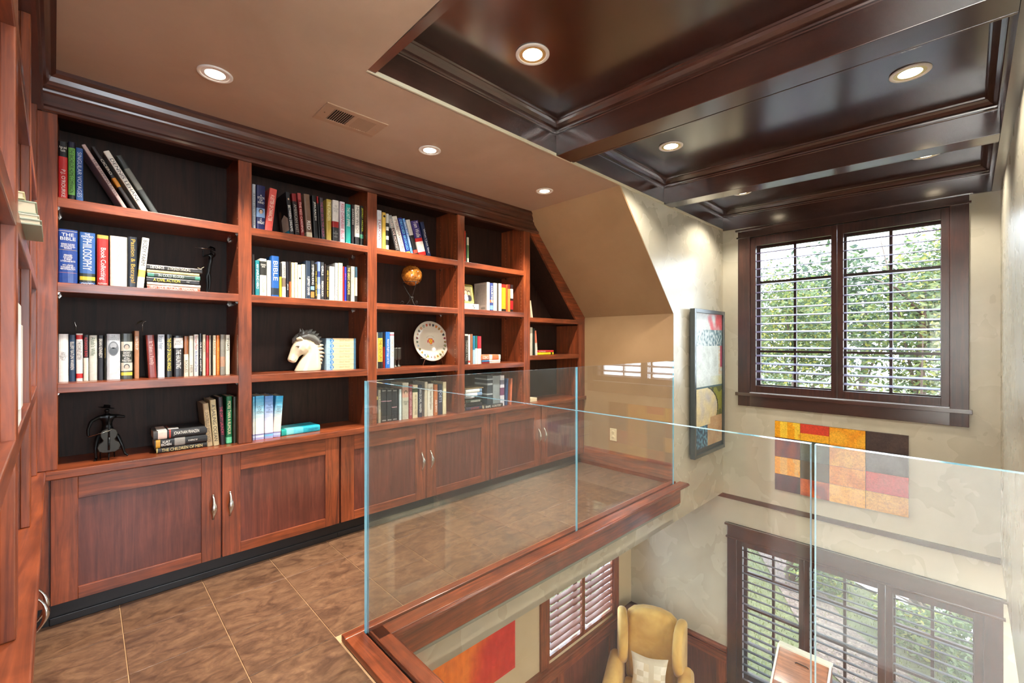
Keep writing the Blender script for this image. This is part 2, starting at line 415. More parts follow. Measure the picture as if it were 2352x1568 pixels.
# room below
structure(MB().box(0.0, -2.6, LZ-0.1, XW, 3.0, LZ), 'floor_lower', wood('lower_floor_wood', (70, 36, 24), (110, 62, 40), 'x'))
structure(MB().box(0.88, Y1, -1.587, XW, 3.0, -1.55).box(0.0, -2.6, -1.60, 0.9, Y1, -1.45).box(0.9, -2.6, -1.60, XW, YR-0.1, -1.56), 'ceiling_lower', pl_wall)
LY = 2.88
SO = (3.28, 4.40, -3.13, -2.05)
wl_ = MB()
xs = [0.0, SO[0], SO[1], XW+0.2]
wl_.box(0.0, LY, LZ, SO[0], LY+0.15, -1.587).box(SO[1], LY, LZ, XW+0.2, LY+0.15, -1.587).box(SO[0], LY, LZ, SO[1], LY+0.15, SO[2]).box(SO[0], LY, SO[3], SO[1], LY+0.15, -1.587)
structure(wl_, 'wall_lower_left', pl_low)
structure(MB().box(-0.1, -2.6, LZ, 0.0, 3.0, -1.587), 'wall_lower_near', pl_low)
structure(MB().box(0.0, -2.6, LZ, 1.2, -2.5, -1.56).box(4.6, -2.6, LZ, XW+0.2, -2.5, -1.56).box(1.2, -2.6, LZ, 4.6, -2.5, -1.56), 'wall_lower_right', pl_low)
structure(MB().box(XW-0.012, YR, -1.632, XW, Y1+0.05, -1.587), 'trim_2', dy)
# loft edge fascia
structure(MB().box(0.90, Y1-0.06, -1.40, KX+0.01, Y1, -1.245).box(0.84, YR, -1.40, 0.90, Y1, -1.245), 'trim_3', wx, bevel=0.002)
structure(MB().box(0.86, Y1-0.062, -1.415, KX-0.01, Y1-0.0, -1.40), 'trim_4', plain('drip_bead', (120, 124, 112), 0.4))
# wainscot below
RZ = -3.19
wain = structure(MB().box(0.0, LY-0.02, LZ, XW, LY, RZ-0.05), 'trim_5', pz); child_of(wain)
MB().prism([(LY-0.06, RZ), (LY-0.06, RZ-0.018), (LY-0.045, RZ-0.03), (LY-0.03, RZ-0.05), (LY-0.02, RZ-0.055), (LY, RZ-0.055), (LY, RZ)], 0.0, XW, 'x').build('rail_cap', wx, wain)
MB().box(0.0, LY-0.04, RZ-0.15, XW, LY-0.018, RZ-0.05).build('top_rail', wx, wain, bevel=0.002)
for x in (0.6, 1.55, 2.45, 3.38, 4.3): MB().box(x, LY-0.04, LZ, x+0.10, LY-0.018, RZ-0.15).build('panel_stile', wz, wain, bevel=0.002)
wain2 = structure(MB().box(XW-0.02, 1.745, LZ, XW, LY, RZ-0.05), 'trim_6', pz); child_of(wain2)
MB().prism([(XW-0.06, RZ), (XW-0.06, RZ-0.018), (XW-0.045, RZ-0.03), (XW-0.03, RZ-0.05), (XW-0.02, RZ-0.055), (XW, RZ-0.055), (XW, RZ)], 1.745, LY, 'y').build('rail_cap', wy, wain2)
MB().box(XW-0.04, 1.745, RZ-0.15, XW-0.018, LY, RZ-0.05).build('top_rail', wy, wain2, bevel=0.002)
for y in (1.745, 2.78): MB().box(XW-0.04, y, LZ, XW-0.018, y+0.10, RZ-0.15).build('panel_stile', wz, wain2, bevel=0.002)

# ------------------------------------------------------------------ windows with plantation shutters
def shutter_window(name, F, cas, head, panels, zrail, louv, tilt_deg, sashx, munt_h, mats, sill=True, side='W', slat_w=0.063):
    """F maps (u along wall, d into the room, z) to world. panels: list of (u0,u1) openings."""
    m_cas, m_u, m_slat, m_sash, m_jamb = mats
    u0, u1, z0, z1 = cas
    w = MB()
    def B(mb, a0, d0, c0, a1, d1, c1):
        p = F(a0, d0, c0); q = F(a1, d1, c1); return mb.box(p[0], p[1], p[2], q[0], q[1], q[2])
    win = D.objects.new(name, None); COL.objects.link(win); win.location = F((u0+u1)/2, 0, z0); win['_o'] = list(win.location); win['kind'] = 'structure'
    (pu0, pu1), (zo0, zo1) = head['frame']
    B(MB(), u0, -0.022, z0, pu0, 0, z1).build('casing', m_u, win, bevel=0.002)
    B(MB(), pu1, -0.022, z0, u1, 0, z1).build('casing', m_u, win, bevel=0.002)
    h = MB(); B(h, u0, -0.024, zo1, u1, 0, z1); B(h, u0-0.012, -0.032, zo1, u1+0.012, -0.0, zo1+0.016); B(h, u0-0.02, -0.045, z1-0.02, u1+0.02, 0, z1)
    h.build('head_casing', m_cas, win, bevel=0.002)
    if sill:
        s_ = MB(); B(s_, u0-0.018, -0.05, zo0-0.038, u1+0.018, 0.04, zo0-0.004); s_.build('sill', m_cas, win, bevel=0.003)
        a_ = MB(); B(a_, u0, -0.02, z0, u1, 0, zo0-0.038); a_.build('apron', m_cas, win, bevel=0.002)
        l_ = MB(); B(l_, pu0, -0.03, zo0-0.004, pu1, 0.04, zo0+0.002); l_.build('sill_track', plain(name+'_track', (190, 192, 205), 0.4), win)
    # jambs of the wall opening
    j = MB(); B(j, pu0-0.001, 0.03, zo0, pu0+0.012, 0.17, zo1); B(j, pu1-0.012, 0.03, zo0, pu1+0.001, 0.17, zo1); B(j, pu0, 0.03, zo1-0.012, pu1, 0.17, zo1); B(j, pu0, 0.03, zo0, pu1, 0.17, zo0+0.01)
    j.build('jamb_liner', m_jamb, win)
    nP = len(panels)
    for k, (a, b) in enumerate(panels):
        la = pu0 if k == 0 else (panels[k-1][1]+a)/2+0.0015
        lb = pu1 if k == nP-1 else (b+panels[k+1][0])/2-0.0015
        st = MB(); B(st, la, -0.006, zo0+0.004, a, 0.022, zo1-0.004); B(st, b, -0.006, zo0+0.004, lb, 0.022, zo1-0.004)
        B(st, a, -0.006, zo0+0.004, b, 0.022, zrail[0]); B(st, a, -0.006, zrail[1], b, 0.022, zo1-0.004)
        sh = st.build('shutter', m_u, win, bevel=0.002)
        z_s, dz_, n = louv
        t = R(tilt_deg)
        for i in range(n):
            zc = z_s-dz_*i
            sl = MB(); pts = []
            for q in range(12):
                an = 2*PI*q/12; pu = math.cos(an)*slat_w/2; pv = math.sin(an)*0.0048
                pts.append((0.008+pu*math.cos(t)-pv*math.sin(t), zc+pu*math.sin(t)+pv*math.cos(t)))
            vs = [F(a+0.003, p[0], p[1]) for p in pts]+[F(b-0.003, p[0], p[1]) for p in pts]
            fs = [(q, (q+1) % 12, 12+(q+1) % 12, 12+q) for q in range(12)]+[tuple(range(12))[::-1], tuple(range(12, 24))]
            sl.add(vs, fs); sl.build('slat', m_slat, sh, origin=tuple(win['_o']), smooth=False)
        # sash behind
        ss = MB(); c = (a+b)/2; wv = 0.011
        B(ss, a-0.03, sashx, zo0, a+0.006, sashx+0.03, zo1); B(ss, b-0.006, sashx, zo0, b+0.03, sashx+0.03, zo1)
        B(ss, a, sashx, zo0, b, sashx+0.03, zrail[0]+0.004); B(ss, a, sashx, zrail[1]-0.01, b, sashx+0.03, zo1)
        B(ss, c-wv, sashx, zrail[0], c+wv, sashx+0.03, zrail[1])
        for mz in munt_h: B(ss, a, sashx-0.002, mz-wv, b, sashx+0.028, mz+wv)
        sash = ss.build('sash', m_sash, win)
        g = MB(); B(g, a, sashx+0.014, zo0+0.01, b, sashx+0.016, zo1-0.01); g.build('pane', glass_win, win)
    return win
FW = lambda u, d, z: (XW+d, u, z)
FL = lambda u, d, z: (u, LY+d, z)
jamb_l = plain('window_track_vinyl', (196, 190, 196), 0.5)
slat_d = plain('skylit_slat', (92, 80, 106), 0.45, spec=0.4, coat=0.1)  # violet skylight on the slats put into their base colour
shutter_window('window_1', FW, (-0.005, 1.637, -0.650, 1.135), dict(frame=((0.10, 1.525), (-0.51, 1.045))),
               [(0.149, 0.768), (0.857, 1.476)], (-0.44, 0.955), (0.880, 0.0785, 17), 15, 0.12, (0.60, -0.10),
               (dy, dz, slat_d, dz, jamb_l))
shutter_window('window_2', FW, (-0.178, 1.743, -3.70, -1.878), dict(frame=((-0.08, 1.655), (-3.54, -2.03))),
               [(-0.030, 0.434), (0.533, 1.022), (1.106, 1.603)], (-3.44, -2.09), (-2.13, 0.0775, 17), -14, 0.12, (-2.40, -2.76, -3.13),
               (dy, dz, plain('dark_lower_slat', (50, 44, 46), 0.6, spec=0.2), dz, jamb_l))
shutter_window('window_3', FL, (3.150, 4.512, -3.19, -1.95), dict(frame=((3.27, 4.41), (-3.16, -2.05))),
               [(3.296, 3.82), (3.874, 4.393)], (-3.115, -2.10), (-2.15, 0.0745, 13), 6, 0.11, (-2.6,),
               (wx, wz, plain('cherry_slat', (122, 68, 48), 0.5, coat=0.1), dz, jamb_l), sill=False)
# ------------------------------------------------------------------ built-in bookcases and cabinets
FM = Frame((0, BY, 0), 0.0)                 # main wall: u = x, v = depth into the case
FB = Frame((-0.15, BY, 0), R(92.1))         # left wall: u = distance, negative towards the camera
SHZ = (0.629, 0.258, -0.184); WT = -0.558   # tops of the shelves, top of the worktop
ST = 0.042
CROWN = [(0, 0.985), (-0.012, 0.985), (-0.018, 0.992), (-0.018, 1.003), (-0.011, 1.012), (-0.008, 1.016), (-0.008, 1.062), (-0.014, 1.070), (-0.016, 1.078), (-0.013, 1.086),
         (-0.018, 1.092), (-0.026, 1.097), (-0.034, 1.110), (-0.040, 1.128), (-0.050, 1.136), (-0.055, 1.140), (-0.055, 1.157), (0, 1.157)]
def shelf_part(parent, u0, u1, zt_, mat, v0=0.0):
    s = MB().box(u0, v0, zt_-ST, u1, 0.30, zt_).build('shelf', mat, parent, bevel=0.0025)
    for (u, e) in ((u0, 1), (u1, -1)):
        for v in (0.035, 0.235):
            MB().add([(u, v-0.004, zt_-ST), (u+e*0.009, v-0.004, zt_-ST), (u, v-0.004, zt_-ST-0.014), (u, v+0.004, zt_-ST), (u+e*0.009, v+0.004, zt_-ST), (u, v+0.004, zt_-ST-0.014)],
                     [(0, 1, 2), (3, 5, 4), (0, 3, 4, 1), (1, 4, 5, 2), (2, 5, 3, 0)]).build('shelf_pin', nickel, s)
    return s
def pin_holes(parent, u, e, z0, z1):
    """two columns of drilled holes on an inner side"""
    m = MB()
    for v in (0.04, 0.24):
        z = z0
        while z < z1:
            m.box(u-0.0004, v-0.0022, z-0.0022, u+0.0004, v+0.0022, z+0.0022); z += 0.032
    m.build('peg_holes', plain('peg_hole', (190, 150, 120), 0.6) if 'peg_hole' not in D.materials else D.materials['peg_hole'], parent, kind='stuff')
def bookcase(fr, label, stiles, bays, top, wx_, crown_u, back_u):
    t = fr.thing('bookcase', label, 'bookcase', ((back_u[0]+back_u[1])/2, 0, WT))
    for k, (a, b) in enumerate(stiles):
        MB().box(a, 0, WT, b, 0.022, top).build('stile', wz, t, bevel=0.003)
        c0 = max(a+0.012, a) if k else a; c1 = b-0.012 if k < len(stiles)-1 else b
        MB().box(a+0.004, 0.022, WT, b-0.004, 0.31, top+0.1).build('divider', wz, t)
        if k < len(stiles)-1: pin_holes(t, b-0.004, 1, WT+0.08, top-0.05)
        if k: pin_holes(t, a+0.004, -1, WT+0.08, top-0.05)
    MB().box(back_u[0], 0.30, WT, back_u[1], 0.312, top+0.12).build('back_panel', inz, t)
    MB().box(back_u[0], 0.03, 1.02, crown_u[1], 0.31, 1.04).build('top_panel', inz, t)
    for (a, b) in bays:
        for z in SHZ: shelf_part(t, a-0.0025, b+0.0025, z, wx_)
    MB().box(crown_u[0], 0, 0.985, crown_u[1], 0.03, CZ).build('frieze', crx if wx_ is wx else cry, t)
    MB().prism(CROWN, crown_u[0], crown_u[1], 'x').build('crown_moulding', crx if wx_ is wx else cry, t)
    return t
# main bookcase: four square bays and one under the roof slope
main = bookcase(FM, 'long built-in cherry bookcase with five bays filling the back wall', [(-0.153, -0.09), (0.592, 0.657), (1.332, 1.399), (2.071, 2.139), (2.803, 2.883)],
                [(-0.09, 0.592), (0.657, 1.332), (1.399, 2.071), (2.139, 2.803)], 0.987, wx, (-0.16, 2.98), (-0.15, 2.86))
# sloping bay
MB().box(3.600, 0, WT, KX-0.001, 0.022, 0.25).build('stile', wz, main, bevel=0.003)
MB().box(3.606, 0.022, WT, KX-0.001, 0.31, 0.24).build('divider', wz, main)
sl = lambda x: CZ+(x-2.84)*(0.245-CZ)/(KX-2.84)
MB().prism([(2.883, sl(2.883+0.01)-0.0), (2.883, 1.0), (2.883, 0.985), (3.600, 0.165), (3.640, 0.165), (KX-0.001, 0.235), (KX-0.001, 0.2475), (2.99, sl(2.99))], -0.002, 0.022, 'y').build('raking_stile', wx, main, bevel=0.002)
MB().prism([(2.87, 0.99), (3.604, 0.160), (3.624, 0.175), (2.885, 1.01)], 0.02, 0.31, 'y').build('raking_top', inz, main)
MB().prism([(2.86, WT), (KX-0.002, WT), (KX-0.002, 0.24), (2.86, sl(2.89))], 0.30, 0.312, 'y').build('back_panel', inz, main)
for z, b in ((0.218, 3.585), (-0.128, 3.602)): shelf_part(main, 2.8805, b, z, wx)
# left bookcase
left = bookcase(FB, 'built-in cherry bookcase along the left wall, seen edge-on', [(-0.062, 0.0), (-0.790, -0.725), (-1.515, -1.450), (-2.240, -2.175)],
                [(-0.725, -0.062), (-1.450, -0.790), (-2.175, -1.515)], 0.987, wy, (-2.3, -0.002), (-2.24, 0.0))
MB().box(-2.262, -0.001, WT, -2.24, 0.312, 0.99).build('end_panel', wz, left)

# worktops
o = MB().box(-0.128, -0.022, WT-0.038, KX-0.001, 0.31, WT).build('worktop', wx, None, bevel=0.004)
o.location = Vector(o.location); o.location = (o['_o'][0], o['_o'][1]+BY, o['_o'][2])
tag(o, 'long cherry worktop ledge running below the back bookcase shelves', 'worktop')
t = FB.thing('worktop', 'cherry worktop ledge along the left wall, close to the camera', 'worktop', (-1.1, 0, WT-0.038))
MB().box(-2.262, -0.024, WT-0.038, 0.0, 0.31, WT).build('ledge', wy, t, bevel=0.004)

# door handles: swelling arched pulls
def handle(parent, u, zc, v=-0.001):
    m = MB(); n = 15; path = []; rad = []
    for k in range(n):
        a = k/(n-1); z = zc+0.062-0.124*a
        d = -0.030*math.sin(PI*min(max((a-0.02)/0.96, 0), 1))**0.75-0.001
        path.append((u, v+d, z)); rad.append(0.0055+0.0090*math.exp(-((a-0.52)/0.22)**2))
    m.tube(path, rad, 12, flat=0.6, up=(0, 1, 0))
    m.lathe([(0.0, 0.0), (0.0062, 0.0), (0.0055, 0.004), (0.0, 0.005)], (u, v, zc+0.061), 12, M=Matrix.Rotation(PI/2, 4, 'X'))
    m.lathe([(0.0, 0.0), (0.0058, 0.0), (0.005, 0.004), (0.0, 0.005)], (u, v, zc-0.061), 12, M=Matrix.Rotation(PI/2, 4, 'X'))
    return m.build('handle', nickel, parent, smooth=True)
def door(parent, u0, u1, z0, z1, wl_, hu=None):
    f = 0.085
    d = MB().box(u0+0.004, 0.011, z0+0.004, u1-0.004, 0.018, z1-0.004).build('door', pz, parent)
    MB().box(u0, 0, z0, u0+f, 0.022, z1).build('door_stile', wz, d, bevel=0.0018)
    MB().box(u1-f, 0, z0, u1, 0.022, z1).build('door_stile', wz, d, bevel=0.0018)
    MB().box(u0+f, 0, z0, u1-f, 0.022, z0+f*0.62).build('bottom_rail', wl_, d, bevel=0.0018)
    MB().box(u0+f, 0, z1-f*1.15, u1-f, 0.022, z1).build('top_rail', wl_, d, bevel=0.0018)
    if hu is not None: handle(d, hu, -0.868)
    return d
DT, DB_ = -0.600, -1.144
def cabinet(fr, label, u0, u1, mid, wl_, group=None, handles=True):
    t = fr.thing('base_cabinet', label, 'cabinet', ((u0+u1)/2, 0, FZ), group)
    MB().box(u0, 0.024, DB_+0.002, u1, 0.31, WT-0.038).build('body', pz, t)
    MB().box(u0, 0.052, FZ, u1, 0.068, DB_+0.002).build('toe_kick', black_kick, t)
    MB().box(u0, 0.044, FZ, u1, 0.052, FZ+0.034).build('toe_moulding', black_kick, t, bevel=0.003)
    door(t, u0+0.006, mid-0.0035, DB_, DT, wl_, mid-0.038 if handles else None)
    door(t, mid+0.0035, u1-0.006, DB_, DT, wl_, mid+0.038 if handles else None)
    return t
c0 = cabinet(FM, 'cherry two-door cabinet at the left end below the long bookcase', -0.118, 1.150, 0.515, wx)
MB().box(-0.20, 0.012, FZ+0.1, -0.118, 0.30, WT-0.038).build('corner_filler', wz, c0)
MB().box(-0.20, 0.054, FZ, -0.118, 0.068, FZ+0.1).build('toe_kick', black_kick, c0)
cabinet(FM, 'cherry two-door cabinet in the middle, its handles seen through glass', 1.150, 2.402, 1.784, wx)
cabinet(FM, 'cherry two-door cabinet at the far end beside the knee wall', 2.402, KX-0.005, 3.033, wx)
cabinet(FB, 'cherry cabinet under the left worktop with paired curved handles', -1.29, -0.02, -0.657, wy)
cabinet(FB, 'cherry cabinet under the left worktop nearest the camera', -2.255, -1.29, -1.77, wy)

# ------------------------------------------------------------------ glass railing on its wooden curb
GA = 1.763; GB = 0.849
t = WORLD.thing('glass_railing', 'frameless clear glass railing on a cherry curb around the loft edge', 'railing', (0.85, 1.76, FZ))
def slot_curb(name, boxes, mat):
    m = MB()
    for b in boxes: m.box(*b)
    return m.build(name, mat, t, bevel=0.003)
slot_curb('curb', [(0.764, GA+0.009, FZ, KX, 1.816, -1.220), (0.862, Y1-0.12, -1.246, KX+0.03, GA-0.009, -1.220)], wx)
slot_curb('curb', [(0.764, YR+0.002, FZ, GB-0.009, GA+0.009, -1.220), (GB+0.009, YR+0.002, -1.246, 0.918, GA-0.009, -1.220)], wy)
MB().tube([(0.918, Y1-0.12, -1.234), (KX+0.03, Y1-0.12, -1.234)], 0.011, 10).build('nosing', wx, t)
MB().tube([(0.918, YR+0.002, -1.234), (0.918, Y1-0.12, -1.234)], 0.011, 10).build('nosing', wy, t)
MB().box(0.80, GA-0.009, -1.25, KX, GA+0.009, -1.234).box(GB-0.009, YR, -1.25, GB+0.009, GA, -1.234).build('slot', dark_hole, t)
def pane(x0, y0, x1, y1):
    m = MB().box(x0, y0, -1.234, x1, y1, -0.166)
    o = m.build('glass_pane', glass_rail, t, bevel=0)
    o.data.materials.append(glass_edge)
    thinx = abs(x1-x0) < 0.02
    for p in o.data.polygons:
        n = p.normal
        if abs(n.z) > 0.5 or (abs(n.y) > 0.5 if thinx else abs(n.x) > 0.5): p.material_index = 1
    return o
pane(GB+0.007, GA-0.006, 2.281, GA+0.006); pane(2.287, GA-0.006, 3.630, GA+0.006)
pane(GB-0.006, 0.178, GB+0.006, GA+0.006); pane(GB-0.006, YR+0.004, GB+0.006, 0.172)

# ------------------------------------------------------------------ ceiling lights, vent, outlet
def downlight(x, y, z, label, trim, r, lampr, energy, warm, grp=None, tilt_in=False, cone=118, deep=0.035):
    t = WORLD.thing('recessed_light', label, 'ceiling light', (x, y, z), grp)
    MB().lathe([(r, 0.0), (r, -0.004), (r*0.97, -0.006), (r*0.80, -0.006), (r*0.78, -0.002), (r*0.78, 0.0)], (x, y, z), 40).build('trim_ring', trim, t)
    MB().lathe([(r*0.79, -0.003), (r*0.74, -0.002), (lampr*1.25, -0.0012), (lampr*1.2, -0.0009)], (x, y, z), 40).build('reflector', gold_reflector if deep > 0.03 else trim, t)
    MB().lathe([(0.0, -0.004), (lampr, -0.003), (lampr*1.2, -0.001)], (x, y, z), 32).build('lamp', lamp_glow, t)
    l = light('SPOT', 'downlight', (x, y, z-0.012), energy, warm, (0, 0, 0), spot_size=R(cone), spot_blend=0.45, shadow_soft_size=0.025)
    return t
for x, nm in ((0.400, 'white recessed light in the tan ceiling above the first bay'), (1.493, 'white recessed light in the tan ceiling above the third bay'), (2.532, 'white recessed light in the tan ceiling near the roof slope')):
    downlight(x, 2.262, CZ, nm, white_metal, 0.066, 0.038, 112, WARM, deep=0.02)
downlight(0.35, 0.55, CZ, 'white recessed light in the tan ceiling above the camera', white_metal, 0.066, 0.038, 60, WARM, deep=0.02)
downlight(-0.2, -1.3, CZ, 'white recessed light in the hall ceiling behind the camera', white_metal, 0.066, 0.038, 22, WARM, deep=0.02)
steel = plain('grey_lamp_trim', (228, 222, 214), 0.4)
for x, y, nm in ((1.500, 1.415, 'recessed light with grey ring in the nearest ceiling coffer'), (2.890, 1.420, 'recessed light at the left of the middle ceiling coffer'), (2.890, 0.197, 'recessed light at the right of the middle ceiling coffer'),
                 (4.240, 1.415, 'recessed light at the left of the coffer by the window'), (4.240, 0.205, 'recessed light at the right of the coffer by the window'), (1.500, 0.2, 'recessed light in the nearest coffer outside the picture')):
    downlight(x, y, top+zt(y), nm, steel, 0.079, 0.046, 42, (1.0, 0.92, 0.80), cone=128)

t = WORLD.thing('ceiling_vent', 'tan metal air vent with two banks of louvres in the plaster ceiling', 'vent', (1.0, 2.245, CZ))
vm = plain('vent_paint', (168, 138, 112), 0.45)
x0, x1, y0, y1 = 0.836, 1.158, 2.147, 2.344
f = MB().box(x0, y0, CZ-0.006, x1, y0+0.034, CZ).box(x0, y1-0.034, CZ-0.006, x1, y1, CZ).box(x0, y0+0.034, CZ-0.006, x0+0.052, y1-0.034, CZ).box(x1-0.052, y0+0.034, CZ-0.006, x1, y1-0.034, CZ).box(0.987, y0+0.034, CZ-0.006, 1.007, y1-0.034, CZ)
f.build('frame', vm, t, bevel=0.0015)
MB().box(x0+0.04, y0+0.03, CZ-0.0012, x1-0.04, y1-0.03, CZ-0.0004).build('duct_opening', dark_hole, t)
for a, b, s in ((x0+0.052, 0.987, 1), (1.007, x1-0.052, -1)):
    n = 9
    for k in range(n):
        x = a+(k+0.5)*(b-a)/n
        MB().add([(x-0.0040*s, y0+0.034, CZ-0.0062), (x-0.0040*s, y1-0.034, CZ-0.0062), (x+0.0028*s, y1-0.034, CZ-0.0016), (x+0.0028*s, y0+0.034, CZ-0.0016),
                  (x-0.0046*s, y0+0.034, CZ-0.0056), (x-0.0046*s, y1-0.034, CZ-0.0056), (x+0.0022*s, y1-0.034, CZ-0.0010), (x+0.0022*s, y0+0.034, CZ-0.0010)],
                 [(0,1,2,3), (7,6,5,4), (0,4,5,1), (2,6,7,3), (0,3,7,4), (1,5,6,2)]).build('louvre', vm, t)
for x in (x0+0.024, x1-0.024): MB().lathe([(0.0, -0.0085), (0.003, -0.008), (0.004, -0.006)], (x, 2.245, CZ), 12).build('screw', nickel, t)

